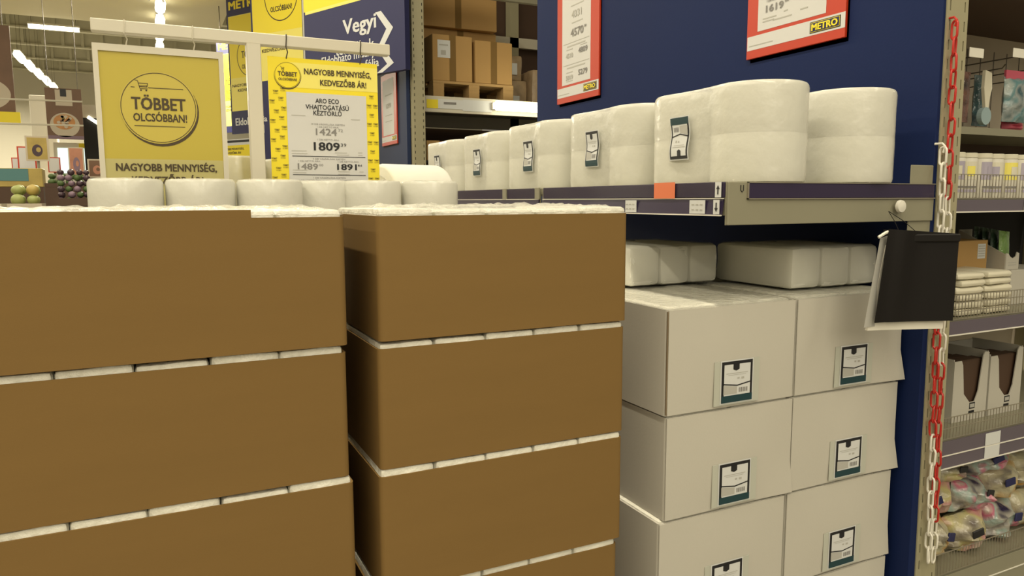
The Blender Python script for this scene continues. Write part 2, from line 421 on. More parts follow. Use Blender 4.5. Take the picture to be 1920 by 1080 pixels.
# second pallet with rolls further back
wood_pallet('pallet', 'wooden pallet behind the sign stand under more paper rolls', (0.4, 2.55, 0), 1.2, 0.7, BZ)
for x, nm in ((0.1, 'left'), (0.70, 'right')):
    for k in range(4):
        carton('brown carton behind the sign stand, %s stack, %s layer' % (nm, ('lowest', 'second', 'third', 'top')[k]), (x, 2.385, BZ + k * BP), 0)
tower('white paper rolls seen between the dull yellow sign and the post', 0.235, 2.34, 0.39, 0.075)
tower('white wrapped paper rolls just right of the sign post, behind the row', 0.385, 2.34, 0.385, 0.072)
tower('low wrapped paper roll under the lying roll, left one', 0.63, 2.36, 0.155, 0.085, 1)
tower('low wrapped paper roll under the lying roll, right one', 0.81, 2.36, 0.155, 0.085, 1)
t = thing('lying_paper_roll', 'white paper roll lying on its side beside the bright yellow price sign', 'paper roll', (0.775, 2.36, RZ + 0.157), 0.26)
bm = new_bm()
prof = [(0.02, -0.112), (0.099, -0.115), (0.107, -0.110), (0.111, -0.100), (0.111, 0.100), (0.107, 0.110), (0.099, 0.115), (0.02, 0.112)]
lathe(bm, prof, 36, (0, 0, 0.111), 'x'); build('roll', bm, 'paper', t, smooth=True)
bm = new_bm(); lathe(bm, [(0.022, -0.113), (0.022, -0.117), (0.019, -0.117), (0.019, -0.113)], 20, (0, 0, 0.111), 'x'); build('core', bm, 'core', t)
bm = new_bm(); ring(bm, 0, 0, 0.070, 0.004, -0.0005, 0.002, 40)
bmesh.ops.rotate(bm, verts=bm.verts, cent=(0, 0, 0), matrix=Matrix.Rotation(-PI / 2, 3, 'Z')); bmesh.ops.translate(bm, verts=bm.verts, vec=(-0.1155, 0, 0.111)); build('wrap_seam', bm, 'film', t)

# ------------------------------------------------------------------ sign stand with two hanging posters
SY = 2.10
t = thing('sign_stand', 'white T-shaped sign stand holding two yellow posters', 'stand', (0.268, SY, 0))
part('post', 'wpaint', t, (-0.018, 0.018, -0.015, 0.015, 0.0, 1.838), bev=0.002)
part('crossbar', 'wpaint', t, (-0.371, 0.368, -0.015, 0.015, 1.835, 1.865), bev=0.002)
part('base_plate', 'wpaint', t, (-0.2, 0.2, -0.015, 0.085, 0.0, 0.008), bev=0.002)
def hook(parent, x, z0, z1, mt='wpaint'):
    bm = new_bm(); tube(bm, [(x, 0.0, z0), (x + 0.002, -0.003, z0 + (z1 - z0) * 0.35), (x + 0.004, -0.004, z0 + (z1 - z0) * 0.6), (x - 0.002, -0.0165, z1 - 0.001), (x, -0.0165, z1 + 0.022), (x, -0.0165, z1 + 0.031), (x, 0.01, z1 + 0.0325)], 0.0016, 5)
    build('hook', bm, mt, parent)
# dull yellow poster in a white frame
AX = 0.045
t = thing('framed_poster', 'dull yellow poster with round badge in a white frame, left on the stand', 'sign', (AX, SY, 1.372))
HW, HH = 0.1485, 0.437
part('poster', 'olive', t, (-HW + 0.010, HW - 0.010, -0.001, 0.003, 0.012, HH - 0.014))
bm = new_bm()
for b in ((-HW, -HW + 0.012, -0.005, 0.005, 0, HH), (HW - 0.012, HW, -0.005, 0.005, 0, HH), (-HW + 0.012, HW - 0.012, -0.005, 0.005, 0, 0.012), (-HW + 0.012, HW - 0.012, -0.005, 0.005, HH - 0.017, HH)): box(bm, *b)
build('frame', bm, 'wpaint', t)
for x in (-0.075, 0.078): hook(t, x, HH - 0.004, 0.463)
b = Board(t, -0.001)
cx, cz = -0.009, 1.661 - 1.372
b.disc('brownink', cx + 0.003, cz - 0.006, 0.0895, 0.0895, 1, 'badge_shadow'); b.disc('olive2', cx, cz, 0.089, 0.089, 2, 'badge'); b.ring('brownink', cx, cz, 0.0845, 0.0016, 3, 'badge_rim')  # lowest disc is the badge's drop shadow, drawn into the print
b.text('brownink', 'TÖBBET', cx, cz + 0.010, 0.030, 0.122, bold=0.035); b.text('brownink', 'OLCSÓBBAN!', cx + 0.002, cz - 0.024, 0.0195, 0.122, bold=0.03)
b.rect('brownink', cx - 0.022, cx + 0.058, cz + 0.0475, cz + 0.0492, 3); b.rect('brownink', cx - 0.058, cx + 0.058, cz - 0.0465, cz - 0.0447, 3)
b.rect('brownink', cx - 0.061, cx - 0.052, cz + 0.0475, cz + 0.0492, 3)
def cart(bd, mtl, x, z, s, lay=3):        # little shopping cart drawn in lines
    def ln(x0, z0, x1, z1, w=0.10):
        dx, dz = x1 - x0, z1 - z0; L = math.hypot(dx, dz); nx, nz = -dz / L * w / 2, dx / L * w / 2
        bd.poly(mtl, [(x + s * (x0 - nx), z + s * (z0 - nz)), (x + s * (x1 - nx), z + s * (z1 - nz)), (x + s * (x1 + nx), z + s * (z1 + nz)), (x + s * (x0 + nx), z + s * (z0 + nz))], lay)
    ln(-1.0, 0.95, -0.55, 0.85); ln(-0.55, 0.85, -0.25, -0.45); ln(-0.25, -0.45, 0.95, -0.45); ln(-0.42, 0.45, 1.0, 0.45); ln(1.0, 0.45, 0.85, -0.15); ln(-0.3, 0.0, 0.9, 0.05); ln(-0.3, -0.15, 0.88, -0.15)
    bd.disc(mtl, x - 0.1 * s, z - 0.72 * s, 0.14 * s, 0.14 * s, lay); bd.disc(mtl, x + 0.72 * s, z - 0.72 * s, 0.14 * s, 0.14 * s, lay)
cart(b, 'brownink', cx - 0.037, cz + 0.052, 0.0145)
b.rect('olivepale', -HW + 0.012, HW - 0.012, 0.013, 1.533 - 1.372, 1, 'pale_band')
b.text('brownink', 'NAGYOBB MENNYISÉG,', 0.003, 1.513 - 1.372, 0.0185, 0.232, bold=0.035); b.text('brownink', 'KEDVEZŐBB ÁR!', 0.003, 1.481 - 1.372, 0.0185, 0.165, bold=0.035)
b.done()
# bright yellow price poster
t = thing('price_poster', 'bright yellow price poster with white price sheet, right on the stand', 'sign', (0.452, SY, 1.385))
PH = 0.425; PW = 0.149
part('poster', 'yellow', t, (-PW, PW, -0.001, 0.002, 0, PH))
for x in (-0.10, 0.10): hook(t, x, PH - 0.004, 0.45, 'rod')
b = Board(t, -0.001)
b.rect('ylight', -PW + 0.05, PW, PH - 0.078, PH - 0.012, 1, 'pale_band')
b.rect('sheet', -0.1035, 0.137 - 0.022, -0.0, 1.7195 - 1.385, 2, 'price_sheet')
b.disc('brownink', -0.098, PH - 0.048, 0.0355, 0.0355, 2, 'badge_shadow'); b.disc('yellow', -0.0985, PH - 0.0465, 0.0345, 0.0345, 3, 'badge'); b.ring('brownink', -0.0985, PH - 0.0465, 0.0325, 0.0007, 4, 'badge_rim')  # offset brown disc draws the small badge's shadow
b.text('brownink', 'TÖBBET', -0.0985, PH - 0.0435, 0.0115, 0.050, 5, bold=0.035); b.text('brownink', 'OLCSÓBBAN!', -0.0985, PH - 0.0575, 0.0065, 0.048, 5, bold=0.03); cart(b, 'brownink', -0.112, PH - 0.0295, 0.0055, 4)
b.text('brownink', 'NAGYOBB MENNYISÉG,', 0.038, PH - 0.033, 0.0155, 0.184, bold=0.03); b.text('brownink', 'KEDVEZŐBB ÁR!', 0.052, PH - 0.0605, 0.0155, 0.128, bold=0.03)
sx = 0.0055
def pz(py): return (340 - py) * 0.00144 + 1.480 - 1.385
for s_, py, h_, w_ in (('ARO ECO', 187, 0.0125, 0.064), ('VHAJTOGATÁSÚ', 199, 0.0125, 0.118), ('KÉZTÖRLŐ', 210, 0.0125, 0.077)): b.text('black', s_, sx, pz(py), h_, w_, bold=0.02)
b.text('grey', '10 DB VÁSÁRLÁSA ESETÉN', sx, pz(231), 0.0045, 0.092); b.text('grey', '1 DB NETTÓ ÁRA:', sx, pz(236), 0.0042, 0.06)
b.text('grey', '1424', sx - 0.005, pz(245), 0.0185, 0.057, bold=0.02); b.text('grey', '72', sx + 0.0345, pz(241.5), 0.0075, 0.013)
b.text('grey', '1 DB NETTÓ ÁRA:', sx, pz(260), 0.0045, 0.06)
b.text('black', '1809', sx - 0.005, pz(272.5), 0.0225, 0.070, bold=0.03); b.text('black', '39', sx + 0.0415, pz(269), 0.0095, 0.016)
for x0, x1, py in ((-0.092, -0.055, 216), (0.07, 0.096, 219.5), (-0.095, -0.055, 282), (-0.095, -0.053, 287), (0.022, 0.056, 284), (0.028, 0.062, 288), (0.088, 0.10, 283), (0.088, 0.10, 288), (-0.094, -0.055, 318), (-0.094, -0.058, 323), (0.03, 0.062, 320), (0.03, 0.062, 325), (0.09, 0.102, 320)):
    b.rect('lgrey', x0, x1, pz(py) - 0.001, pz(py) + 0.001, 3)
for py in (292, 327): b.rect('black', -0.094, 0.108, pz(py) - 0.0009, pz(py) + 0.0009, 3)
b.text('grey', '4 DB VÁSÁRLÁSA ESETÉN', sx, pz(296.5), 0.0042, 0.09)
b.text('grey', '1 DB NETTÓ ÁRA:', -0.048, pz(301), 0.0042, 0.06); b.text('grey', '1 DB NETTÓ ÁRA:', 0.06, pz(301), 0.0042, 0.06)
b.text('grey', '1489', -0.053, pz(311), 0.0165, 0.054, bold=0.02); b.text('grey', '00', -0.017, pz(308), 0.0065, 0.012)
b.text('black', '1891', 0.055, pz(311), 0.0165, 0.054, bold=0.03); b.text('black', '84', 0.092, pz(308), 0.0065, 0.012)
b.text('grey', '1 DB VÁSÁRLÁSA ESETÉN', sx, pz(332.5), 0.0042, 0.09); b.text('grey', '1 DB NETTÓ ÁRA:', -0.048, pz(337.5), 0.0042, 0.06); b.text('grey', '1 DB NETTÓ ÁRA:', 0.06, pz(337.5), 0.0042, 0.06)
k = 0
for zz in [0.335 - 0.0255 * i for i in range(13)]:
    for xx in ((-0.141, -0.118) if k % 2 else (-0.131, -0.112)):
        b.text('brownink', 'TÖBBET', xx, zz + (0.008 if xx > -0.125 else 0), 0.0045, 0.014, 2, bold=0.03); b.text('brownink', 'OLCSÓBBAN', xx, zz - 0.006 + (0.008 if xx > -0.125 else 0), 0.003, 0.013, 2)
    for xx in ((0.123, 0.141) if k % 2 else (0.130,)):
        b.text('brownink', 'TÖBBET', xx, zz, 0.0045, 0.014, 2, bold=0.03); b.text('brownink', 'OLCSÓBBAN', xx, zz - 0.006, 0.003, 0.013, 2)
    k += 1
b.done()

# ------------------------------------------------------------------ end of the shelving row: blue panel, upright, price boards
PX = 1.895
def slotted(bm, w, d, h, pitch=0.05, slot=0.026, cols=(0.030,), sw=0.0045, z0=0.0):
    x = w / 2
    edges = [-x] + sorted([q for c in cols for s in (-1, 1) for q in (s * c - sw / 2, s * c + sw / 2)]) + [x]
    for i in range(0, len(edges) - 1):
        a, b = edges[i], edges[i + 1]
        if i % 2 == 0: box(bm, a, b, 0, 0.003, 0, h)
        else:
            z = z0; prev = 0.0
            while z + slot < h:
                box(bm, a, b, 0, 0.003, prev, z); prev = z + slot; z += pitch
            box(bm, a, b, 0, 0.003, prev, h)
    box(bm, -x, -x + 0.003, 0.003, d, 0, h); box(bm, x - 0.003, x, 0.003, d, 0, h)
t = thing('gondola_end', 'tall royal blue end panel with a slotted cream steel upright at its edge', 'shelving', (PX, 1.33, 0))
part('end_panel', 'blue', t, (-0.002, 0.030, -0.0265, 2.236, 0.0, 2.62), bev=0.001)
part('panel_frame', 'steel', t, (0.031, 0.06, 0.03, 2.19, 0.0, 2.60))
bm = new_bm(); slotted(bm, 0.087, 0.05, 2.62, z0=0.018)
o = build('upright', bm, 'post', t, loc=(0.074, -0.03, 0)); o.rotation_euler = (0, math.radians(-0.7), 0)
bm = new_bm(); box(bm, -0.0395, 0.0395, 0.012, 0.048, 0, 2.62); o2 = build('upright_shade', bm, 'dark', t, loc=(0.074, -0.03, 0)); o2.rotation_euler = o.rotation_euler  # dark filler stands in for the shade inside the hollow post
bm = new_bm(); slotted(bm, 0.06, 0.04, 2.62, cols=(0.02,)); o = build('far_upright', bm, 'post', t, loc=(0.04, 2.20, 0))

def price_board(label, y, z, w, h, prices, name='price_board', x=PX, group=None):
    t = thing(name, label, 'sign', (x, y, z), -PI / 2)
    part('board', 'redsign', t, (-w / 2, w / 2, -0.012, -0.002, 0, h), bev=0.001)
    part('board_shadow', 'dark', t, (-w / 2 + 0.01, w / 2 + 0.006, -0.002, 0.0, -0.012, h - 0.01))  # dark sheet shifted down and sideways as the board's painted shadow
    b = Board(t, -0.012)
    b.rect('sheet', -w / 2 + 0.004, w / 2, 0.028, 0.074, 1, 'white_band')
    b.rect('sheet', -w / 2 + 0.05, w / 2 - 0.072, 0.085, h - 0.05, 1, 'price_sheet')
    lx = w / 2 - 0.078
    b.rect('black', lx - 0.053, lx + 0.062, 0.034, 0.068, 2, 'logo_plate'); b.rect('yellow', lx - 0.050, lx + 0.059, 0.0365, 0.0655, 3, 'logo_rim'); b.rect('navy', lx - 0.0485, lx + 0.0575, 0.038, 0.064, 4, 'logo_field')
    b.text('yellow', 'METRO', lx + 0.0045, 0.051, 0.0195, 0.096, 6, bold=0.05)
    b.rect('lgrey', -w / 2 + 0.012, -w / 2 + 0.12, 0.041, 0.044, 2)
    for s, px_, pz_, hh, ww, mt in prices:
        if s: b.text(mt, s, px_, pz_, hh, ww, 3, bold=0.03)
        else: b.rect(mt, px_ - ww / 2, px_ + ww / 2, pz_ - hh / 2, pz_ + hh / 2, 2)
    b.done(); return t
price_board('red-edged price board high on the blue panel, nearest the upright, 1619 on it', 1.805, 1.905, 0.405, 0.58,
    [('1619', -0.078, 0.151, 0.0225, 0.075, 'grey'), ('00', -0.026, 0.160, 0.010, 0.016, 'grey'), ('2009', 0.075, 0.176, 0.0225, 0.075, 'black'),
     ('', -0.10, 0.121, 0.004, 0.06, 'lgrey'), ('', -0.105, 0.112, 0.004, 0.05, 'lgrey'), ('', -0.045, 0.109, 0.004, 0.08, 'lgrey'), ('', -0.03, 0.128, 0.004, 0.016, 'lgrey'), ('', 0.045, 0.118, 0.004, 0.03, 'lgrey'),
     ('1 DB NETTÓ ÁRA:', -0.075, 0.176, 0.008, 0.075, 'grey'), ('', 0.0, 0.215, 0.003, 0.26, 'black'), ('1688', -0.078, 0.25, 0.0225, 0.075, 'grey'), ('2093', 0.075, 0.26, 0.0225, 0.075, 'black'), ('2199', 0.0, 0.36, 0.03, 0.1, 'black'), ('ARO ECO', 0.0, 0.47, 0.02, 0.10, 'black')])
price_board('red-edged price board on the blue panel, further back, 4570 on it', 3.14, 1.904, 0.385, 0.60,
    [('4570', 0.0, 0.325, 0.036, 0.115, 'grey'), ('00', 0.075, 0.335, 0.012, 0.018, 'grey'), ('4331', -0.005, 0.41, 0.032, 0.09, 'lgrey'), ('4809', 0.055, 0.232, 0.025, 0.08, 'grey'), ('5279', 0.055, 0.13, 0.025, 0.08, 'grey'),
     ('4510', -0.07, 0.222, 0.022, 0.065, 'lgrey'), ('5019', -0.07, 0.118, 0.022, 0.065, 'lgrey'), ('', -0.01, 0.28, 0.003, 0.24, 'lgrey'), ('', -0.01, 0.265, 0.006, 0.17, 'lgrey'), ('', -0.01, 0.178, 0.003, 0.24, 'lgrey'), ('', -0.01, 0.163, 0.006, 0.17, 'lgrey'),
     ('', 0.06, 0.255, 0.004, 0.06, 'lgrey'), ('', -0.07, 0.25, 0.004, 0.06, 'lgrey'), ('', -0.07, 0.142, 0.004, 0.06, 'lgrey'), ('', 0.0, 0.37, 0.005, 0.10, 'lgrey'), ('', 0.0, 0.45, 0.005, 0.12, 'lgrey'), ('', 0.08, 0.48, 0.004, 0.05, 'lgrey'), ('TÖLTŐANYAG', -0.005, 0.525, 0.017, 0.16, 'grey'), ('', -0.07, 0.10, 0.003, 0.06, 'lgrey')])

# ------------------------------------------------------------------ endcap shelf
SZ = 1.466
def shelf_bay(label, y0, y1, end):
    t = thing('endcap_shelf', label, 'shelf', (PX, y0, SZ))
    L = y1 - y0; D = PX - 1.182
    part('deck', 'steel', t, (-D, -0.002, 0.004, L, -0.020, 0.0), bev=0.001)
    part('lip', 'steel', t, (-D - 0.002, -D + 0.001, 0.004, L, -0.075, -0.001))
    r = part('price_rail', 'strip', t, (-D - 0.006, -D - 0.002, 0.006, L - 0.012, -0.034, 0.001), bev=0.001)
    part('rail_cover', 'clear', r, (-D - 0.0085, -D - 0.0075, 0.006, L - 0.012, -0.036, 0.002))
    part('rail_edge', 'white', r, (-D - 0.0095, -D - 0.006, 0.006, L - 0.012, -0.0375, -0.0355))
    bm = new_bm(); prism(bm, [(-D - 0.012, -0.0735), (-D - 0.008, -0.0735), (-D - 0.003, -0.0385), (-D - 0.007, -0.0385)], 0.008, L - 0.014)
    r2 = build('lower_price_rail', bm, 'strip', t)
    part('rail_edge', 'white', r2, (-D - 0.015, -D - 0.010, 0.008, L - 0.014, -0.0765, -0.0735))
    if end:
        bm = new_bm(); box(bm, -D - 0.004, -0.002, -0.006, 0.0, -0.097, 0.001, bev=0.0015, seg=2); box(bm, -D - 0.004, -D + 0.012, 0.0, 0.004, -0.097, 0.001)
        br = build('end_bracket', bm, 'steel', t)
        part('hook_plate', 'steel', t, (-0.092, -0.001, 0.0005, 0.004, -0.136, 0.050), bev=0.002)
        s = part('strip_holder', 'strip', br, (-0.660, -0.006, -0.009, -0.006, -0.036, -0.001), bev=0.001)
        bm = new_bm(); box(bm, -0.663, -0.003, -0.0105, -0.0055, -0.0385, -0.036); box(bm, -0.663, -0.003, -0.0105, -0.0055, -0.001, 0.001); box(bm, -0.663, -0.660, -0.0105, -0.0055, -0.0385, 0.001)
        build('holder_rim', bm, 'wire', br)
        bm = new_bm(); tube(bm, [(-0.682, -0.0065, -0.006), (-0.682, -0.0065, -0.018), (-0.678, -0.0065, -0.022), (-0.674, -0.0065, -0.018), (-0.674, -0.0065, -0.006)], 0.0012, 5); build('slot', bm, 'dark', br)
        bm = new_bm(); lathe(bm, [(0.0045, -0.026), (0.015, -0.024), (0.0165, -0.020), (0.0165, -0.016), (0.004, -0.014), (0.004, -0.006)], 24, (-0.152, 0, -0.058), 'y')
        build('button_hook', bm, 'white', br, smooth=True)
        c = part('orange_card', 'orange', r, (-D - 0.0105, -D - 0.0096, 0.178, 0.262, -0.036, 0.004))
        for nm, yy, z0, z1, rt in (('arrow_label', 0.012, -0.034, 0.001, r), ('arrow_label', 0.012, -0.0725, -0.0395, r2)):
            dx = 0.0 if rt is r else -0.004
            bm = new_bm(); box(bm, -D - 0.0105 + dx, -D - 0.0096 + dx, yy, yy + 0.020, z0, z1); build(nm, bm, 'label', rt)
        # arrows: up on the upper rail, down on the lower one
        for sgn, zc, rt, dx in ((1, -0.017, r, 0), (-1, -0.056, r2, -0.004)):
            bm = new_bm(); x_ = -D - 0.0112 + dx
            pts = [(-0.0018, -0.010), (0.0018, -0.010), (0.0018, 0.002), (0.0055, 0.002), (0, 0.011), (-0.0055, 0.002), (-0.0018, 0.002)]
            a = [bm.verts.new((x_, 0.022 + p, zc + sgn * q)) for p, q in pts]; bm.faces.new(a)
            ex = bmesh.ops.extrude_face_region(bm, geom=bm.faces[:]); bmesh.ops.translate(bm, verts=[g for g in ex['geom'] if isinstance(g, bmesh.types.BMVert)], vec=(0.0006, 0, 0))
            build('arrow', bm, 'black', rt)
        for yy, w_ in ((0.062, 0.055), (0.335, 0.05)):
            c = part('price_label', 'label', r2, (-D - 0.0135, -D - 0.0122, yy, yy + w_, -0.072, -0.040))
            bm = new_bm()
            for i in range(3):
                for j in range(2):
                    box(bm, -D - 0.0140, -D - 0.0134, yy + 0.008 + i * 0.015, yy + 0.017 + i * 0.015, -0.064 + j * 0.012, -0.061 + j * 0.012)
            build('print', bm, 'lgrey', r2)
    else:
        for yy in (0.0, 0.255):
            part('rail_joint', 'steel', t, (-D - 0.0105, -D - 0.0060, yy, yy + 0.03, -0.036, 0.002))
    return t
shelf_bay('grey steel shelf with purple price rails under the white roll packs, nearer section', 1.303, 2.185, True)
shelf_bay('grey steel shelf with price rails under the white roll packs, further section', 2.195, 3.50, False)

# white carton / roll label: dark frame, crest, text lines, chevron, bar code; f maps (u, v, lift) to a point
def label_geo(f, w, h, parent, flip=False, frame='black', band='teal', wavy=False):
    def rect(bm, u0, u1, v0, v1, lift, n=4):
        if flip: u0, u1, v0, v1 = w - u1, w - u0, h - v1, h - v0
        q = max(1, int((v1 - v0) / 0.008)) if wavy else 1
        c = [[bm.verts.new(f(u0 + (u1 - u0) * i / n, v0 + (v1 - v0) * j / q, lift)) for j in range(q + 1)] for i in range(n + 1)]
        for i in range(n):
            for j in range(q): bm.faces.new((c[i][j], c[i + 1][j], c[i + 1][j + 1], c[i][j + 1]))
    def quad(bm, pts, lift):
        if flip: pts = [(w - a, h - b_) for a, b_ in pts]
        bm.faces.new([bm.verts.new(f(a, b_, lift)) for a, b_ in pts])
    def mk(name, mtl, fn, par):
        bm = new_bm(); fn(bm)
        o = build(name, bm, mtl, par); return o
    L = mk('label', 'label', lambda bm: rect(bm, -0.0035, w + 0.0035, -0.003, h + 0.003, 0.0008), parent)
    mk('label_frame', frame, lambda bm: rect(bm, 0, w, 0, h, 0.0014), L)
    def inner(bm): rect(bm, 0.075 * w, 0.925 * w, 0.17 * h, 0.925 * h, 0.0019)
    mk('label_field', 'label', inner, L)
    def crest(bm):
        rect(bm, 0.36 * w, 0.56 * w, 0.80 * h, 0.93 * h, 0.0024, 2); quad(bm, [(0.36 * w, 0.80 * h), (0.56 * w, 0.80 * h), (0.46 * w, 0.765 * h)], 0.0024)
    mk('label_crest', 'black', crest, L)
    def dk(bm):
        quad(bm, [(0.06 * w, 0.445 * h), (0.50 * w, 0.385 * h), (0.50 * w, 0.415 * h), (0.06 * w, 0.475 * h)], 0.0024)
        quad(bm, [(0.50 * w, 0.385 * h), (0.94 * w, 0.445 * h), (0.94 * w, 0.475 * h), (0.50 * w, 0.415 * h)], 0.0024)
    mk('label_chevron', 'black', dk, L)
    def gr(bm):
        rect(bm, 0.14 * w, 0.84 * w, 0.70 * h, 0.715 * h, 0.0024); rect(bm, 0.2 * w, 0.78 * w, 0.66 * h, 0.67 * h, 0.0024)
        rect(bm, 0.5 * w, 0.57 * w, 0.56 * h, 0.60 * h, 0.0024, 1); rect(bm, 0.63 * w, 0.72 * w, 0.55 * h, 0.60 * h, 0.0024, 1)
        quad(bm, [(0.06 * w, 0.20 * h), (0.50 * w, 0.20 * h), (0.50 * w, 0.37 * h), (0.06 * w, 0.43 * h)], 0.0022)
    mk('label_text', 'lgrey', gr, L)
    def bc(bm):
        u = 0.56
        for q in (0.02, 0.01, 0.03, 0.01, 0.02, 0.02, 0.01, 0.03):
            rect(bm, u * w, (u + q) * w, 0.23 * h, 0.34 * h, 0.0026, 1); u += q + 0.018
    mk('bar_code', 'grey', bc, L)
    mk('label_band', band, lambda bm: rect(bm, 0.0, w, 0.0, 0.17 * h, 0.0022), L)
    return L

# ------------------------------------------------------------------ packs of large paper rolls on the endcap shelf
RR = 0.1145
def roll_pack(label, x, y, lab=True, flip=False, group='white roll packs on the endcap shelf', seed=0, loff=0.0):
    t = thing('wrapped_roll_pack', label, 'paper roll', (x, y, SZ), 0, group)
    for k in (0, 1):
        for z in (0, 1):
            build('roll', roll_mesh(RR - 0.002, 0.1172, 0.03, 0.006, 40, b0=0.0012 if z else 0.006, b1=0.006 if z else 0.0012), 'paper', t, smooth=True, loc=(0, (k - 0.5) * 0.23, 0.001 + z * 0.1175))
    # film: outline of the two rolls drawn tight with a shallow waist
    out = []
    for k in range(25):
        a = math.radians(-7 + 194 * k / 24); out.append((RR * math.cos(a), 0.115 + RR * math.sin(a)))
    for s in (0.055, 0.0, -0.055): out.append((-RR + (0.010 if s == 0 else 0.007), s))
    for k in range(25):
        a = math.radians(173 + 194 * k / 24); out.append((RR * math.cos(a), -0.115 + RR * math.sin(a)))
    for s in (-0.055, 0.0, 0.055): out.append((RR - (0.012 if s == 0 else 0.008), s))
    bm = new_bm(); prof = [(0.93, 0.0), (0.985, 0.004), (1.0, 0.012)] + [(1.0, 0.012 + 0.212 * q / 12) for q in range(1, 13)] + [(0.985, 0.232), (0.955, 0.2365), (0.90, 0.2375)]
    rows = []
    for s, z in prof:
        row = []
        for (px_, py_) in out:
            w_ = noise.noise(Vector((px_ * 30 + seed, py_ * 30, z * 14))) * 0.0016 + noise.noise(Vector((px_ * 70, py_ * 70 + seed, z * 12))) * 0.0009
            crease = -0.0006 * math.exp(-((z - 0.118) / 0.004) ** 2)
            q = s + (w_ + crease) / 0.11
            cyy = 0.115 if py_ > 0 else -0.115
            row.append(bm.verts.new((px_ * q, cyy + (py_ - cyy) * q, z)))
        rows.append(row)
    n = len(out)
    for a, b_ in zip(rows, rows[1:]):
        for i in range(n): bm.faces.new((a[i], a[(i + 1) % n], b_[(i + 1) % n], b_[i]))
    bm.faces.new(rows[-1])
    build('plastic_wrap', bm, 'wrap', t, smooth=True)
    if lab:
        w_, h_ = 0.070, 0.106
        def f(u, v, lift):
            y = loff + w_ / 2 - u
            return Vector((-RR + 0.0012 - lift - 0.0012 * math.sin(v * 62 + 0.6), y + 0.0022 * math.sin(v * 75), 0.066 + v))
        label_geo(f, w_, h_, t, flip, wavy=True)
    return t
names = ['nearest in the front row, label upside down', 'second in the front row from the near end', 'third in the front row from the near end', 'fourth in the front row from the near end', 'furthest of the front row']
for k in range(5):
    roll_pack('pack of big white paper rolls, ' + names[k], 1.36 + (0.004 if k % 2 else 0), 1.40 + 0.115 + 0.46 * k, True, k == 0, seed=k * 5.1, loff=(0.045, 0.015, -0.018, 0.0, 0.01)[k])
roll_pack('pack of big white paper rolls in the rear row against the panel', 1.665, 1.40 + 0.115 - 0.005, False, seed=31)
roll_pack('second wrapped roll pack of the rear row behind the front packs', 1.665, 1.40 + 0.115 + 0.462, False, seed=37)

# ------------------------------------------------------------------ white cartons on a pallet under the endcap shelf
WW, WD, WH, WP = 0.404, 0.40, 0.2535, 0.258
wood_pallet('pallet', 'wooden pallet under the white cartons at the blue panel', (1.47, 1.76, 0), 0.82, 0.82, 0.146)
wpack = []
for q in range(2):
    bm = new_bm(); soft_block(bm, -0.098, 0.098, -WD / 2 + 0.007, WD / 2 - 0.007, 0.005, WP - 0.0012, 0.010, cuts=2, amp=0.002, sc=22, seed=q * 2.1)
    for v in bm.verts: v.co.z = min(v.co.z, WP - 0.0006)
    o = build('towel_pack', bm, 'pack', None, smooth=True); wpack.append(o.data); bpy.data.objects.remove(o)
def white_carton(label, loc, top=False, lab=True, crack=False, flare=0.0, group='white cartons stacked under the endcap shelf'):
    t = thing('white_carton', label, 'box', loc, 0, group)
    bm = new_bm(); round_tray(bm, WW, WD, WH, 0.008); build('carton_body', bm, 'white_board', t, smooth=True)
    bm = new_bm(); x = WW / 2
    x0 = -x + (0.004 if crack else 0.0012)
    nx, nz = 8, 6; g = []
    for j in range(nz + 1):
        row = []
        for i in range(nx + 1):
            u, v = i / nx, j / nz
            X = x0 + (x - 0.001 - x0) * u; Z = 0.002 + (WH - 0.003) * v
            Y = -WD / 2 - 0.003 - 0.0035 * math.sin(PI * u) * math.sin(PI * v)
            if flare and u > 0.7 and v < 0.35:
                k = (u - 0.7) / 0.3 * (0.35 - v) / 0.35; X += flare * k; Y -= flare * 0.9 * k
            row.append(bm.verts.new((X, Y, Z)))
        g.append(row)
    for j in range(nz):
        for i in range(nx): bm.faces.new((g[j][i], g[j][i + 1], g[j + 1][i + 1], g[j + 1][i]))
    thicken(bm, g, (0, 0.0025, 0))
    build('front_panel', bm, 'white_board', t, smooth=True)
    if crack: part('cut_edge', 'white_edge', t, (-x + 0.0005, -x + 0.0035, -WD / 2 - 0.0022, -WD / 2 + 0.001, 0.004, WH - 0.004))
    for k in (-1, 1):
        o = bpy.data.objects.new('towel_pack', wpack[(k + 1) // 2]); COL.objects.link(o); o.parent = t; o.location = (k * 0.099, 0, 0)
    if lab:
        w_, h_ = 0.098, 0.102; u0, v0 = -x + 0.161, 0.014
        part('tape_patch', 'tape', t, (u0 - 0.022, u0 + w_ + 0.024, -WD / 2 - 0.0080, -WD / 2 - 0.0070, v0 - 0.006, v0 + h_ + 0.002))
        label_geo(lambda u, v, l: Vector((u0 + u, -WD / 2 - 0.008 - l, v0 + v)), w_, h_, t)
    if top:
        bm = new_bm(); n = 26; g = []
        for j in range(n + 1):
            row = []
            for i in range(n + 1):
                X = (i / n - 0.5) * (WW - 0.004); Y = (j / n - 0.5) * (WD - 0.004)
                e = min(i, n - i, j, n - j) / 3.0
                z = WP + 0.0005 + 0.006 * max(0, noise.noise(Vector((X * 20 + loc[0] * 7, Y * 20, 1)))) + 0.003 * max(0, noise.noise(Vector((X * 60, Y * 60, 3))))
                if e < 1: z = z * e + (WH + 0.001 + 0.003 * abs(noise.noise(Vector((X * 50, Y * 50, 1))))) * (1 - e)
                row.append(bm.verts.new((X, Y, z)))
            g.append(row)
        for j in range(n):
            for i in range(n): bm.faces.new((g[j][i], g[j][i + 1], g[j + 1][i + 1], g[j + 1][i]))
        build('plastic_film', bm, 'film', t, smooth=True)
    return t
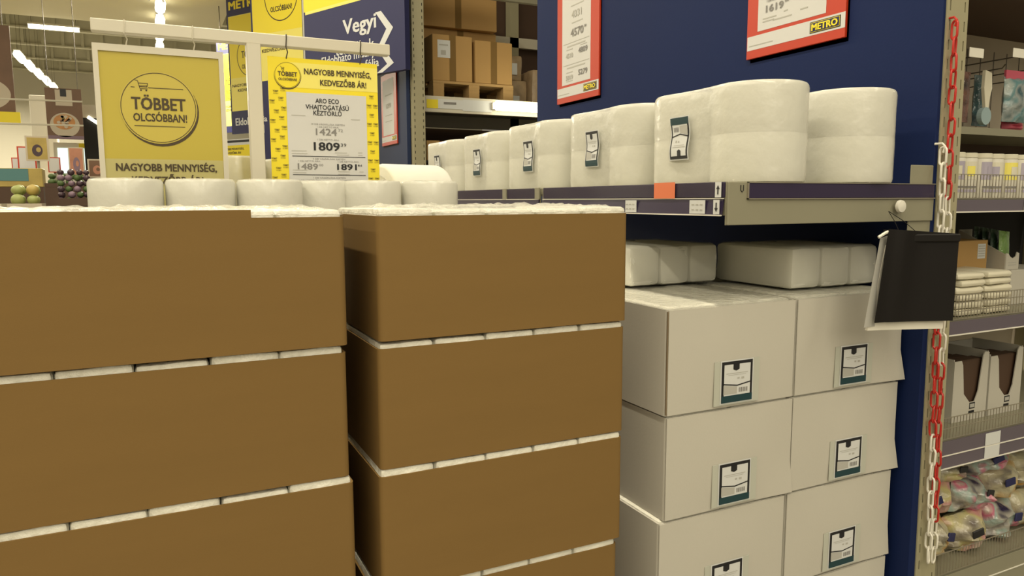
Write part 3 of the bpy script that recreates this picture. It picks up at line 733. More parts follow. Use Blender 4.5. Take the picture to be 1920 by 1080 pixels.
wo = ['lowest', 'second from the bottom', 'third from the bottom', 'topmost']
for k in range(4):
    z = 0.146 + k * WP
    white_carton('labelled white carton, %s of the stack beside the brown cartons' % wo[k], (1.062 + WW / 2 + (-0.008, -0.012, 0.003, 0)[k], 1.360 + WD / 2, z), k == 3, True, k in (3,), 0.006 if k == 2 else 0)
    white_carton('labelled white carton, %s of the stack nearest the chains' % wo[k], (1.4695 + WW / 2 + (-0.008, -0.006, 0.001, 0.004)[k], 1.360 + WD / 2, z), k == 3, True, False, (0, 0.005, 0.010, 0.012)[k])
for k in range(4):
    for x, nm in ((1.062, 'left'), (1.474, 'right')):
        white_carton('white carton in the rear %s stack under the endcap shelf, %s' % (nm, wo[k]), (x + WW / 2, 1.364 + WD * 1.5 + 0.012, 0.146 + k * WP), k == 3, False)
def bundle(label, x0, x1, y0, y1, n, zb):
    t = thing('towel_bundle', label, 'paper towels', ((x0 + x1) / 2, (y0 + y1) / 2, zb), 0, 'loose wrapped towel bundles on the white cartons')
    w = (x1 - x0) / n; d = (y1 - y0) / 2; h = 0.115
    for k in range(n):
        a = -(x1 - x0) / 2 + k * w
        bm = new_bm(); soft_block(bm, a + 0.0012, a + w - 0.0012, -d, d, 0.001, h - 0.003, 0.012, cuts=2, amp=0.0018, sc=25, seed=k + x0)
        for v in bm.verts: v.co.z = max(0.0005, v.co.z)
        build('towel_stack', bm, 'paper', t, smooth=True)
    bm = new_bm(); box(bm, -(x1 - x0) / 2 - 0.002, (x1 - x0) / 2 + 0.002, -d - 0.002, d + 0.002, 0.0, h, bev=0.018, seg=3)
    bmesh.ops.subdivide_edges(bm, edges=[e for e in bm.edges if e.calc_length() > 0.05], cuts=5, use_grid_fill=True)
    wrinkle(bm, 0.003, 30, x0)
    for v in bm.verts: v.co.z = max(0.0004, v.co.z)
    build('plastic_wrap', bm, 'wrap_thin', t, smooth=True)
ZT = 0.146 + 4 * WP + 0.006
bundle('white paper towel bundle on the white cartons, partly behind the black pouch', 1.545, 1.885, 1.45, 1.75, 3, ZT)
bundle('white paper towel bundle on the white cartons, next to the brown carton', 1.195, 1.512, 1.70, 2.00, 3, ZT)

# ------------------------------------------------------------------ plastic chains on the upright
def link_mesh(m):
    bm = new_bm(); pts = []
    for k in range(8):
        a = PI * k / 7; pts.append((0.0105 * math.cos(a), 0, 0.0135 + 0.0105 * math.sin(a)))
    for k in range(8):
        a = PI + PI * k / 7; pts.append((0.0105 * math.cos(a), 0, -0.0135 + 0.0105 * math.sin(a)))
    tube(bm, pts, 0.0030, 6, closed=True)
    o = build('link', bm, m, None, smooth=True); me = o.data; bpy.data.objects.remove(o); return me
LM = {'r': link_mesh('red'), 'w': link_mesh('white')}
def chain(label, xt, xb, y, z0, z1, first, n1):
    t = thing('plastic_chain', label, 'chain', (xb, y, z1))
    p = 0.0415; n = int((z0 - z1) / p); col = first; left = n1
    for k in range(n):
        z = z0 - z1 - p * (k + 0.5)
        o = bpy.data.objects.new('link', LM[col]); COL.objects.link(o); o.parent = t
        o.location = ((xt - xb) * (z / (z0 - z1)) + 0.0012 * math.sin(k * 2.3), 0.001 * math.cos(k * 1.7), z)
        o.rotation_euler = (rnd.uniform(-0.04, 0.04), rnd.uniform(-0.05, 0.05), (0.25 if k % 2 else PI / 2 - 0.25) + rnd.uniform(-0.2, 0.2))
        left -= 1
        if left == 0: col = 'w' if col == 'r' else 'r'; left = 11
    bm = new_bm(); tube(bm, [(xt - xb, 0.0, z0 - z1 - 0.012), (xt - xb, -0.004, z0 - z1 + 0.004), (xt - xb, 0.004, z0 - z1 + 0.012), (xt - xb, 0.025, z0 - z1 + 0.012)], 0.003, 6)
    build('hook', bm, 'red' if first == 'r' else 'white', t)
    return t
chain('red and white plastic chain hung from the top of the cream upright', 1.913, 1.972, 1.283, 1.885, 0.36, 'r', 11)
chain('shorter white and red plastic chain to the left of the other one', 1.893, 1.945, 1.279, 1.56, 0.36, 'w', 8)

# ------------------------------------------------------------------ black document pouch hanging under the shelf end
t = thing('document_pouch', 'black vinyl document pouch with white sheets hanging from the shelf end', 'pouch', (1.684, 1.20, 1.110), -0.36); t.scale = (0.82, 1, 1)
def curved_sheet(name, mtl, outline, thick, depth_f, parent):
    nx, nz = 14, 12; bm = new_bm(); g = []
    (xl0, xr0), (xl1, xr1), (zl, zr, zb) = outline
    for j in range(nz + 1):
        v = j / nz; row = []
        for i in range(nx + 1):
            u = i / nx
            x = (xl0 + (xr0 - xl0) * u) * (1 - v) + (xl1 + (xr1 - xl1) * u) * v
            z = zb + ((zl + (zr - zl) * u) - zb) * v
            row.append(bm.verts.new((x, depth_f(u, v), z)))
        g.append(row)
    for j in range(nz):
        for i in range(nx): bm.faces.new((g[j][i], g[j][i + 1], g[j + 1][i + 1], g[j + 1][i]))
    thicken(bm, g, (0, thick, 0))
    return build(name, bm, mtl, parent, smooth=True)
fold = lambda u, v: -0.012 - 0.016 * math.exp(-((u - 0.22) / 0.16) ** 2) * (0.3 + 0.7 * v) - 0.03 * max(0, 0.12 - u) * 3
curved_sheet('pouch_front', 'pouch', ((-0.125, 0.132), (-0.098, 0.135), (0.245, 0.232, 0.016)), 0.003, fold, t)
curved_sheet('pouch_back', 'pouch', ((-0.118, 0.130), (-0.090, 0.133), (0.243, 0.230, 0.020)), 0.003, lambda u, v: 0.016 - 0.010 * v, t)
curved_sheet('sheet_stack', 'white', ((-0.136, 0.112), (-0.092, 0.118), (0.205, 0.205, -0.006)), 0.010, lambda u, v: 0.0 - 0.010 * max(0, 0.2 - u) * 4, t)
curved_sheet('lifted_sheet', 'lgrey', ((-0.155, -0.11), (-0.112, -0.085), (0.222, 0.228, 0.004)), 0.0012, lambda u, v: -0.004 - 0.014 * (1 - u) * (1 - v * 0.6), t)
bm = new_bm(); box(bm, -0.085, 0.136, -0.018, -0.010, 0.212, 0.232, bev=0.003); build('top_flap', bm, 'pouch', t)
bm = new_bm(); tube(bm, [(-0.055, -0.012, 0.236), (-0.040, 0.03, 0.262), (-0.0285, 0.072, 0.286)], 0.0009, 4); tube(bm, [(0.005, -0.012, 0.232), (-0.010, 0.03, 0.262), (-0.0285, 0.072, 0.286)], 0.0009, 4); build('string', bm, 'pouch', t)
bm = new_bm(); tube(bm, [(-0.125, -0.018, 0.225), (-0.105, -0.02, 0.236), (-0.092, -0.02, 0.240)], 0.004, 6); build('clip', bm, 'white', t)

# ------------------------------------------------------------------ shelving row to the right of the upright
FY, BYY = 1.322, 1.80
X0, X1 = 2.014, 3.20
t = thing('gondola_shelving', 'grey shelving bay to the right of the cream upright, full of small goods', 'shelving', ((X0 + X1) / 2, FY, 0))
ox = -(X0 + X1) / 2; oy = -FY
def gb(name, m_, *b, parent=None, bev=0.0):
    return part(name, m_, parent or t, *[(q[0] + ox, q[1] + ox, q[2] + oy, q[3] + oy, q[4], q[5]) for q in b], bev=bev)
gb('back_sheet', 'shelfback', (X0, X1, BYY, BYY + 0.02, 0.0, 2.62))
gb('side_sheet', 'shelfback', (X0 - 0.006, X0, FY + 0.03, BYY, 0.0, 2.62))
bm = new_bm(); slotted(bm, 0.06, 0.04, 2.62, cols=(0.02,)); build('upright', bm, 'post', t, loc=(X1 + ox + 0.03, BYY + oy - 0.04, 0))
for z in [1.70 + i * 0.001 for i in ()]: pass
bm = new_bm()
for i in range(14): box(bm, X0 + 0.03 + ox + i * 0.08, X0 + 0.034 + ox + i * 0.08, BYY + oy - 0.001, BYY + oy, 1.66, 1.98)
build('back_seams', bm, 'rod', t)
def fence(parent, z0, z1, step=0.0145, mids=()):
    bm = new_bm()
    x = X0 + 0.004
    while x < X1: tube(bm, [(x + ox, 0.004, z0), (x + ox, 0.004, z1)], 0.0011, 4); x += step
    for z in (z0, z1) + tuple(mids): tube(bm, [(X0 + ox, 0.003, z), (X1 + ox, 0.003, z)], 0.0016, 4)
    build('wire_fence', bm, 'wire', parent)
def gshelf(zt, rz0, rz1, fz, mids=(), tilt=0.004, m_='strip2'):
    s = gb('shelf_board', 'steel', (X0, X1, FY + 0.004, BYY, zt - 0.028, zt), bev=0.001)
    bm = new_bm(); prism(bm, [(X0 + ox, rz0), (X1 + ox, rz0), (X1 + ox, rz1), (X0 + ox, rz1)], -tilt, 0.0)
    r = build('price_rail', bm, m_, s)
    zm = (rz0 + rz1) / 2
    gb('rail_edge', 'white', (X0, X1, FY - tilt - 0.002, FY - tilt, rz0, rz0 + 0.0035), parent=s)
    if rz1 - rz0 > 0.06: gb('rail_edge', 'white', (X0, X1, FY - tilt - 0.002, FY - tilt, zm - 0.002, zm + 0.001), parent=s)
    if fz: fence(s, zt, fz, mids=mids)
    return s
s1 = gshelf(1.428, 1.388, 1.424, 1.495, ())
s2 = gshelf(1.082, 1.037, 1.078, 1.152, (1.105, 1.13))
s3 = gshelf(0.728, 0.640, 0.724, 0.792, (0.76,))
s4 = gshelf(0.305, 0.20, 0.30, 0.372, (), m_='steel')
gb('price_label', 'lgrey', (2.335, 2.46, FY - 0.0062, FY - 0.0052, 1.390, 1.422), parent=s1)
gb('price_label', 'label', (2.40, 2.47, FY - 0.0062, FY - 0.0052, 1.045, 1.075), parent=s2)
for z0, z1 in ((0.684, 0.722), (0.643, 0.680)): gb('price_label', 'label', (2.232, 2.305, FY - 0.0062, FY - 0.0052, z0, z1), parent=s3)
gb('shallow_shelf', 'steel', (X0, X1, 1.52, BYY, 1.632, 1.655))
gb('top_shelf', 'dkbrown', (X0, X1, 1.40, BYY, 2.03, 2.06)); gb('top_shelf_edge', 'steel', (X0, X1, 1.395, 1.40, 2.02, 2.062))
gb('under_shelf_shade', 'dkbrown', (X0, X1, 1.795, 1.80, 1.46, 1.632))  # dark brown sheet paints the shade below the shallow shelf
gb('recess_shade', 'dark', (X0, X1, 1.795, 1.80, 1.11, 1.40), (X0, X1, 1.795, 1.80, 0.33, 0.70))  # black sheets stand in for shade deep in the shelf gaps
# peg hooks with tags
for x, z in ((2.27, 1.852), (2.485, 1.868), (2.72, 1.86)):
    h = thing('peg_hook', 'thin display hook with white tag on the back sheet, ' + ('beside the upright', 'middle one', 'furthest from the upright')[0 if x < 2.3 else 1 if x < 2.6 else 2], 'hook', (x, BYY, z), 0, 'display hooks above the bagged goods')
    bm = new_bm(); tube(bm, [(0, 0, 0), (0, -0.34, 0.003), (0, -0.348, 0.016)], 0.0022, 5); tube(bm, [(0, 0, -0.03), (0, -0.30, -0.026), (0, -0.31, -0.015)], 0.0022, 5); build('rod', bm, 'rod', h)
    part('tag', 'white', h, (-0.034, 0.034, -0.352, -0.349, -0.002, 0.026), bev=0.001)
# goods bags hanging from the hooks
def bag(label, x, y, z0, w, h, m_, name='hanging_bag', d=0.03, seed=0, header=None, parts=()):
    o = thing(name, label, 'bag', (x, y, z0))
    bm = new_bm(); nx, nz = 10, 14; F = []; Bk = []
    for j in range(nz + 1):
        v = j / nz; fr = []; bk = []
        for i in range(nx + 1):
            u = i / nx; th = d * (math.sin(PI * u) ** 0.6) * (math.sin(PI * min(1, 0.03 + v * 0.97)) ** 0.6) / 2 + 0.0006
            n_ = noise.noise(Vector((u * 4 + seed, v * 5, seed))) * d * 0.3
            xx = (u - 0.5) * w * (1 - 0.06 * math.sin(PI * v)) + n_ * 0.2
            fr.append(bm.verts.new((xx, -th + n_ * math.sin(PI * u), v * h))); bk.append(bm.verts.new((xx, th, v * h)))
        F.append(fr); Bk.append(bk)
    for g, fl in ((F, 0), (Bk, 1)):
        for j in range(nz):
            for i in range(nx):
                q = (g[j][i], g[j][i + 1], g[j + 1][i + 1], g[j + 1][i]); bm.faces.new(q if not fl else q[::-1])
    for j in range(nz): bm.faces.new((F[j][0], F[j + 1][0], Bk[j + 1][0], Bk[j][0])); bm.faces.new((F[j][nx], Bk[j][nx], Bk[j + 1][nx], F[j + 1][nx]))
    for i in range(nx): bm.faces.new((F[0][i], Bk[0][i], Bk[0][i + 1], F[0][i + 1])); bm.faces.new((F[nz][i], F[nz][i + 1], Bk[nz][i + 1], Bk[nz][i]))
    build('bag', bm, m_, o, smooth=True)
    if header:
        part('header_card', header, o, (-w / 2 + 0.004, w / 2 - 0.004, -0.0035, 0.0035, h - 0.006, h + 0.022))
    return o
tealbag = clutter_bag('teal_filled_bag', (0.30, 0.33, 0.32, 1), [(0.04, 0.10, 0.12, 1), (0.12, 0.25, 0.27, 1), (0.55, 0.55, 0.50, 1)], 14)
tealdk = clutter_bag('dark_teal_bag', (0.08, 0.11, 0.12, 1), [(0.03, 0.05, 0.06, 1), (0.06, 0.13, 0.15, 1), (0.15, 0.15, 0.14, 1)], 14)
brownbag = clutter_bag('brown_filled_bag', (0.10, 0.055, 0.045, 1), [(0.03, 0.02, 0.02, 1), (0.16, 0.08, 0.06, 1), (0.55, 0.42, 0.34, 1)], 12)
bag('glossy brown packet hanging next to the upright on the upper right shelf', 2.375, 1.55, 1.672, 0.06, 0.16, brownbag, d=0.02, seed=1)
bag('dark teal filled bag hanging behind the large clear bag', 2.515, 1.58, 1.668, 0.085, 0.165, tealdk, d=0.035, seed=2)
bag('large clear bag of teal goods with pink header on the upper right shelf', 2.615, 1.53, 1.680, 0.13, 0.145, tealbag, d=0.05, seed=3, header='pink')
bag('clear bag of teal goods, further right along the hooks', 2.78, 1.54, 1.680, 0.13, 0.145, tealbag, d=0.05, seed=4, header='pink')
o = thing('dish_brush', 'cream handled scraper with pale blue head hanging between the bags', 'brush', (2.468, 1.535, 1.664))
bm = new_bm(); prism(bm, [(-0.006, 0.055), (0.010, 0.055), (0.013, 0.09), (0.022, 0.12), (0.016, 0.168), (-0.018, 0.175), (-0.020, 0.12)], -0.005, 0.005); build('handle', bm, 'cream', o)
bm = new_bm(); disc(bm, -0.004, 0.030, 0.026, 0.028, -0.008, 0.008, 20); build('head', bm, mat('pale_blue_plastic', (0.30, 0.40, 0.42, 1), 0.5), o)
pinkp = bag('small pink packet lying under the clear teal bags', 2.66, 1.56, 1.656, 0.12, 0.03, 'pink', d=0.04, seed=6)

# canisters in the upper wire-fronted shelf
caps = ['lilac', 'cream', 'lilac', 'cream', 'ylight', 'lilac', 'lilac', 'cream', 'lilac', 'orange']
def canister(label, x, y, z, m1, m2, first=None):
    o = thing('canister', label, 'container', (x, y, z), rnd.uniform(-0.5, 0.5), 'white canisters behind the upper wire fence')
    r, h = 0.029, 0.134
    bm = new_bm(); lathe(bm, [(r - 0.003, 0.0), (r, 0.004), (r, h - 0.016), (r - 0.002, h - 0.014)], 20); build('body', bm, 'white', o, smooth=True)
    bm = new_bm(); lathe(bm, [(r + 0.0012, h - 0.014), (r + 0.0014, h - 0.002), (r - 0.002, h), (r - 0.01, h + 0.0005)], 20); build('cap', bm, 'cream', o, smooth=True)
    for nm, m_, za, zb, a0, a1 in (('label', m1, 0.055, 0.108, 200, 310), ('label_spot', m2, 0.066, 0.095, 235, 280), ('label_band', 'grey', 0.030, 0.036, 210, 300), ('label_band', 'lilac', 0.018, 0.026, 210, 300)):
        bm = new_bm(); n = 8; e = 0.0007 if nm == 'label' else 0.0012
        pr = [[bm.verts.new(((r + e) * math.cos(math.radians(a0 + (a1 - a0) * i / n)), (r + e) * math.sin(math.radians(a0 + (a1 - a0) * i / n)), z_)) for z_ in (za, zb)] for i in range(n + 1)]
        for i in range(n): bm.faces.new((pr[i][0], pr[i + 1][0], pr[i + 1][1], pr[i][1]))
        build(nm, bm, m_, o)
    return o
place = ['next to the upright', 'second from the upright', 'third from the upright', 'fourth from the upright', 'fifth from the upright', 'sixth from the upright', 'seventh from the upright', 'eighth from the upright', 'ninth from the upright']
for k in range(9):
    canister('white canister with printed label behind the top wire fence, ' + place[k], 2.145 + 0.0645 * k, 1.415 + 0.004 * (k % 2), 1.4282, caps[k], caps[(k + 3) % 10])

# second shelf: cardboard carton, display tray with green packs, white packets, white boxes
o = thing('cardboard_carton', 'closed brown cardboard carton with white sticker on the second right shelf', 'box', (2.365, 1.60, 1.0825))
part('carton_body', 'kraft_pale', o, (-0.105, 0.105, -0.105, 0.10, 0.0, 0.21), bev=0.002)
part('flap_seam', 'kraft_in', o, (-0.105, 0.105, -0.002, 0.0, 0.2095, 0.2105))
part('sticker', 'label', o, (0.052, 0.092, -0.1062, -0.105, 0.150, 0.198))
part('sticker_text', 'lgrey', o, *[(0.056, 0.088, -0.107, -0.1062, 0.157 + 0.008 * i, 0.160 + 0.008 * i) for i in range(5)])
def wbox(label, x0, x1, y0, y1, z0, z1, name='white_box'):
    o = thing(name, label, 'box', ((x0 + x1) / 2, (y0 + y1) / 2, z0)); a, b_, h = (x1 - x0) / 2, (y1 - y0) / 2, z1 - z0
    part('carton_body', 'white_board', o, (-a, a, -b_, b_, 0, h - 0.001), bev=0.0015)
    part('lid_flap', 'white_board', o, (-a + 0.002, a - 0.002, -b_ + 0.002, -0.001, h - 0.001, h)); part('lid_flap', 'white_board', o, (-a + 0.002, a - 0.002, 0.001, b_ - 0.002, h - 0.001, h))
    return o
wbox('white upright box under the green packs display on the second right shelf', 2.496, 2.600, 1.43, 1.62, 1.0825, 1.196)
wbox('white box at the right end of the second shelf', 2.61, 2.72, 1.43, 1.60, 1.0825, 1.20)
o = thing('display_tray', 'grey white cut-out display tray holding green foil packs', 'box', (2.505, 1.53, 1.1965))
prs = [(-0.012, 0.0), (0.058, 0.0), (0.058, 0.052), (0.046, 0.056), (0.040, 0.042), (0.024, 0.036), (0.010, 0.042), (0.0, 0.052), (-0.012, 0.054)]
bm = new_bm(); prism(bm, prs, -0.082, -0.079); build('front_panel', bm, 'white_board', o)
part('front_text', 'lgrey', o, (0.004, 0.044, -0.0826, -0.082, 0.013, 0.016), (0.004, 0.044, -0.0826, -0.082, 0.021, 0.024))
bm = new_bm(); prism(bm, [(-0.08, 0.0), (0.08, 0.0), (0.08, 0.125), (-0.08, 0.05)], -0.0015, 0.0015)
bmesh.ops.rotate(bm, verts=bm.verts, cent=(0, 0, 0), matrix=Matrix.Rotation(PI / 2, 3, 'Z')); bmesh.ops.translate(bm, verts=bm.verts, vec=(-0.012, 0, 0)); build('side_panel', bm, 'white_board', o)
part('tray_floor', 'white_board', o, (-0.012, 0.058, -0.08, 0.08, 0.0, 0.002))
part('back_panel', 'white_board', o, (-0.012, 0.058, 0.078, 0.08, 0.002, 0.125))
for k in range(4):
    g = bag('shiny green foil packet in the display tray, ' + ('frontmost', 'second', 'third', 'rearmost')[k], 2.527 - 0.002 * k, 1.475 + 0.026 * k, 1.199, 0.058, 0.122 + 0.004 * k, 'green' if k == 0 else 'dkgreen', name='foil_packet', d=0.018, seed=20 + k)
    g.rotation_euler = (-0.10, 0.10, 0); g['category'] = 'packet'
for c in range(2):
    for k in range(6):
        x = 2.165 + 0.135 * c; z = 1.083 + 0.0215 * k
        o = thing('white_packet', 'flat soft white packet, %s of the %s pile behind the wire fence' % (('lowest', 'second', 'third', 'fourth', 'fifth', 'topmost')[k], ('left', 'right')[c]), 'packet', (x + rnd.uniform(-0.006, 0.006), 1.42, z), rnd.uniform(-0.08, 0.08), 'soft white packets on the second right shelf')
        bm = new_bm(); soft_block(bm, -0.06, 0.06, -0.075, 0.075, 0.0008, 0.020, 0.0085, cuts=2, amp=0.002, sc=25, seed=k + c * 9)
        for v in bm.verts: v.co.z = min(max(v.co.z, 0.0003), 0.0212)
        build('pouch', bm, 'cream', o, smooth=True)
        part('end_seal', 'cream', o, (0.058, 0.064, -0.07, 0.07, 0.008, 0.011))
# third shelf: white cut-out trays
def cut_tray(label, x0, w=0.172):
    o = thing('cutout_tray', label, 'box', (x0 + w / 2, 1.50, 0.7285), 0, 'white cut-out trays on the third right shelf'); h = 0.212; a = w / 2; d = 0.085
    bm = new_bm(); prism(bm, [(-a, 0), (a, 0), (a, h), (a - 0.022, h + 0.004), (a - 0.030, h - 0.01), (a - 0.045, 0.09), (0.026, 0.058), (0.0, 0.058), (-a + 0.055, 0.088), (-a + 0.042, h - 0.03), (-a + 0.034, h - 0.016), (-a, h - 0.016)], -d, -d + 0.003); build('front_panel', bm, 'white_board', o)
    part('side_panel', 'white_board', o, (-a, -a + 0.003, -d + 0.003, d, 0, h - 0.01)); part('side_panel', 'white_board', o, (a - 0.003, a, -d + 0.003, d, 0, h + 0.004))
    part('back_panel', 'white_board', o, (-a + 0.003, a - 0.003, d - 0.003, d, 0, h)); part('tray_floor', 'white_board', o, (-a + 0.003, a - 0.003, -d + 0.003, d - 0.003, 0, 0.003))
    for k in range(3):
        part('dark_packet', 'dkbrown', o, (-a + 0.006, a - 0.006, -d + 0.012 + 0.05 * k, -d + 0.055 + 0.05 * k, 0.004, h - 0.02 - 0.004 * k), bev=0.004)
    b = Board(o, -d); b.rect('black', 0.0, 0.028, 0.036, 0.056, 1); b.rect('lgrey', 0.003, 0.025, 0.040, 0.052, 2); b.rect('black', -0.002, 0.026, 0.022, 0.030, 1); b.done()
    return o
cut_tray('white cut-out display tray of dark packets, next to the upright', 2.225 - 0.010)
cut_tray('white cut-out display tray of dark packets, the right one', 2.225 + 0.172)
# bottom shelf: bags of toys
acc = [
    ((0.40, 0.36, 0.24, 1), [(0.03, 0.02, 0.06, 1), (0.45, 0.42, 0.28, 1), (0.55, 0.30, 0.06, 1), (0.55, 0.52, 0.40, 1)]),
    ((0.42, 0.38, 0.27, 1), [(0.05, 0.03, 0.04, 1), (0.50, 0.45, 0.20, 1), (0.45, 0.22, 0.20, 1), (0.55, 0.50, 0.40, 1)]),
    ((0.35, 0.33, 0.28, 1), [(0.02, 0.015, 0.05, 1), (0.30, 0.40, 0.36, 1), (0.50, 0.12, 0.20, 1), (0.50, 0.46, 0.38, 1)]),
]
bagm = [clutter_bag('clear_toy_bag', a, b_, 9 + 2 * i) for i, (a, b_) in enumerate(acc)]
spots = [(2.13, 1.42, 0.315, 0.17, 0.12, 0.2), (2.30, 1.41, 0.315, 0.17, 0.11, -0.15), (2.47, 1.42, 0.315, 0.18, 0.12, 0.1), (2.64, 1.43, 0.315, 0.17, 0.12, 0.0), (2.17, 1.45, 0.43, 0.19, 0.11, -0.25), (2.34, 1.44, 0.425, 0.20, 0.10, 0.18), (2.52, 1.45, 0.43, 0.19, 0.11, -0.1), (2.24, 1.46, 0.525, 0.22, 0.085, 0.1), (2.46, 1.46, 0.52, 0.22, 0.095, -0.2), (2.66, 1.46, 0.44, 0.18, 0.12, 0.15)]
lbs = ['front row beside the upright', 'front row, second from the upright', 'front row, third from the upright', 'front row, fourth from the upright', 'middle layer beside the upright', 'middle layer, second from the upright', 'middle layer, third from the upright', 'on top beside the upright', 'on top, further right', 'middle layer, fourth from the upright']
for i, (x, y, z, w, h, rt) in enumerate(spots):
    o = bag('crumpled clear goods bag on the lowest shelf, ' + lbs[i], x, y, z, w, h, bagm[i % 3], name='toy_bag', d=0.13, seed=40 + i * 1.3)
    o.rotation_euler = (0.0, rt * 0.5, rt); o['group'] = 'bags of small goods on the lowest shelf'
    hd = part('bag_label', 'black' if i % 2 else 'navy', o, (-0.03 + 0.01 * (i % 3), 0.015 + 0.01 * (i % 3), -0.074, -0.068, h * 0.55, h * 0.78), bev=0.002)
    hd.rotation_euler = (0, rt, 0)

# ------------------------------------------------------------------ second shelving row behind, with pallet rack
RY = 5.75
t = thing('gondola_end', 'far blue end panel of the next row with a slotted cream upright', 'shelving', (PX, RY, 0))
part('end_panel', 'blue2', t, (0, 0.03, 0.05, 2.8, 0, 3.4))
bm = new_bm(); slotted(bm, 0.10, 0.06, 3.4, pitch=0.05, slot=0.022, cols=(0.036,), sw=0.006); build('upright', bm, 'post', t, loc=(0.085, -0.01, 0))
bm = new_bm(); box(bm, -0.047, 0.047, 0.012, 0.058, 0, 3.4); build('upright_shade', bm, 'dark', t, loc=(0.085, -0.01, 0))  # dark fill paints the shade behind these slots
part('inner_sheet', 'wpaint', t, (0.14, 0.155, 0.05, 0.06, 0, 3.4))
price_board('small red price board on the far blue end panel', 6.25, 1.90, 0.44, 0.60, [('1299', 0, 0.33, 0.04, 0.13, 'lgrey'), ('', 0, 0.25, 0.006, 0.2, 'lgrey'), ('', 0, 0.20, 0.006, 0.2, 'lgrey'), ('', 0, 0.42, 0.008, 0.2, 'lgrey')], x=PX)
t = thing('pallet_rack', 'grey rack behind the blue panel with cream beam carrying a loaded pallet', 'rack', (3.6, 6.6, 0))
def rb(name, m_, *b): return part(name, m_, t, *[(q[0] - 3.6, q[1] - 3.6, q[2] - 6.6, q[3] - 6.6, q[4], q[5]) for q in b])
rb('beam', 'wpaint', (2.06, 5.0, 5.90, 5.95, 2.155, 2.285)); rb('rear_beam', 'wpaint', (2.06, 5.0, 7.1, 7.15, 2.155, 2.285)); rb('deck', 'steel', (2.06, 5.0, 5.95, 7.1, 2.27, 2.285))
rb('upper_beam', 'wpaint', (2.06, 5.0, 7.1, 7.15, 3.0, 3.1)); rb('back_post', 'post', (3.45, 3.55, 7.1, 7.2, 0, 4.2)); rb('end_post', 'post', (5.0, 5.1, 5.9, 6.0, 0, 4.2))
rb('top_beam', 'steel', (2.06, 5.0, 5.98, 6.03, 3.14, 3.26))
rb('back_lining', 'dkbrown', (2.06, 5.0, 7.2, 7.22, 0, 2.15)); rb('lower_deck', 'dark', (2.06, 5.0, 5.95, 7.1, 1.74, 1.76)); rb('rack_back', 'dkbrown', (2.06, 5.0, 7.22, 7.24, 2.3, 4.2))
rb('beam_label', 'yellow', (2.10, 2.20, 5.896, 5.90, 2.185, 2.255)); rb('beam_label_white', 'label', (2.20, 2.42, 5.896, 5.90, 2.185, 2.262)); rb('beam_label_text', 'grey', (2.25, 2.36, 5.893, 5.896, 2.222, 2.240)); rb('beam_label_end', 'label', (2.42, 2.69, 5.896, 5.90, 2.175, 2.268))
wood_pallet('pallet', 'pale wooden pallet on the rack beam under brown cartons', (2.61, 6.52, 2.286), 0.76, 0.86, 0.158)
def rack_carton(label, x0, x1, y0, y1, z0, z1, sticker=False, lean=0):
    o = thing('cardboard_carton', label, 'box', ((x0 + x1) / 2, (y0 + y1) / 2, z0), lean, 'brown cartons on the rack pallet'); a, b_, h = (x1 - x0) / 2, (y1 - y0) / 2, z1 - z0
    part('carton_body', 'kraft_pale', o, (-a, a, -b_, b_, 0, h), bev=0.004)
    part('tape', 'kraft', o, (-0.03, 0.03, -b_ - 0.001, -b_, h * 0.0, h), (-0.03, 0.03, -b_, b_, h, h + 0.001))
    if sticker:
        part('sticker', 'label', o, (-a + 0.045, -a + 0.16, -b_ - 0.003, -b_ - 0.001, h * 0.5, h * 0.88)); part('sticker_mark', 'lgrey', o, (-a + 0.075, -a + 0.12, -b_ - 0.005, -b_ - 0.003, h * 0.56, h * 0.66), (-a + 0.06, -a + 0.14, -b_ - 0.005, -b_ - 0.003, h * 0.76, h * 0.79))
PZ = 2.286 + 0.159
rack_carton('brown carton with white sticker on the rack pallet, lower left', 2.232, 2.598, 6.10, 6.5, PZ, PZ + 0.385, True)
rack_carton('brown carton on the rack pallet, lower right', 2.625, 2.985, 6.10, 6.5, PZ, PZ + 0.365)
rack_carton('wide brown carton standing behind and above the two on the rack', 2.30, 3.02, 6.52, 6.9, PZ, PZ + 0.53)
rack_carton('top brown carton of the rack pallet, cut by the picture edge', 2.24, 3.00, 6.45, 6.92, PZ + 0.531, PZ + 0.95, lean=-0.03)
for i, (x0, x1, y0, z0, z1, nm) in enumerate(((3.05, 3.44, 6.7, 2.286, 2.60, 'low'), (3.06, 3.40, 6.72, 2.601, 2.84, 'upper'), (3.45, 3.8, 6.6, 2.286, 2.7, 'right'))):
    o = thing('stretch_wrapped_goods', 'film-wrapped brown goods beside the loaded pallet on the rack, %s one' % nm, 'goods', ((x0 + x1) / 2, y0 + 0.2, z0))
    bm = new_bm(); soft_block(bm, -(x1 - x0) / 2, (x1 - x0) / 2, -0.2, 0.2, 0.001, z1 - z0, 0.02, cuts=4, amp=0.012, sc=9, seed=i)
    for v in bm.verts: v.co.z = min(max(v.co.z, 0.0005), z1 - z0)
    build('wrapped_block', bm, mat('film_wrapped_brown', (0.42, 0.31, 0.19, 1), 0.3, var=0.5, vscale=9, bump=0.6, bscale=20), o, smooth=True)
    part('paper_slip', 'label', o, (0.02, 0.10, -0.226, -0.215, 0.05, 0.16))
t = thing('tube_lamp', 'bright fluorescent tube lamp on the cream rack beam', 'lamp', (3.0, 5.86, 2.225))
part('housing', 'wpaint', t, (-0.32, 0.30, 0.0, 0.034, -0.028, 0.03), bev=0.002)
bm = new_bm(); lathe(bm, [(0.03, -0.31), (0.042, -0.30), (0.042, 0.26), (0.03, 0.285), (0.012, 0.30)], 16, (0, -0.04, 0), 'x'); build('tube', bm, 'lamp', t, smooth=True)
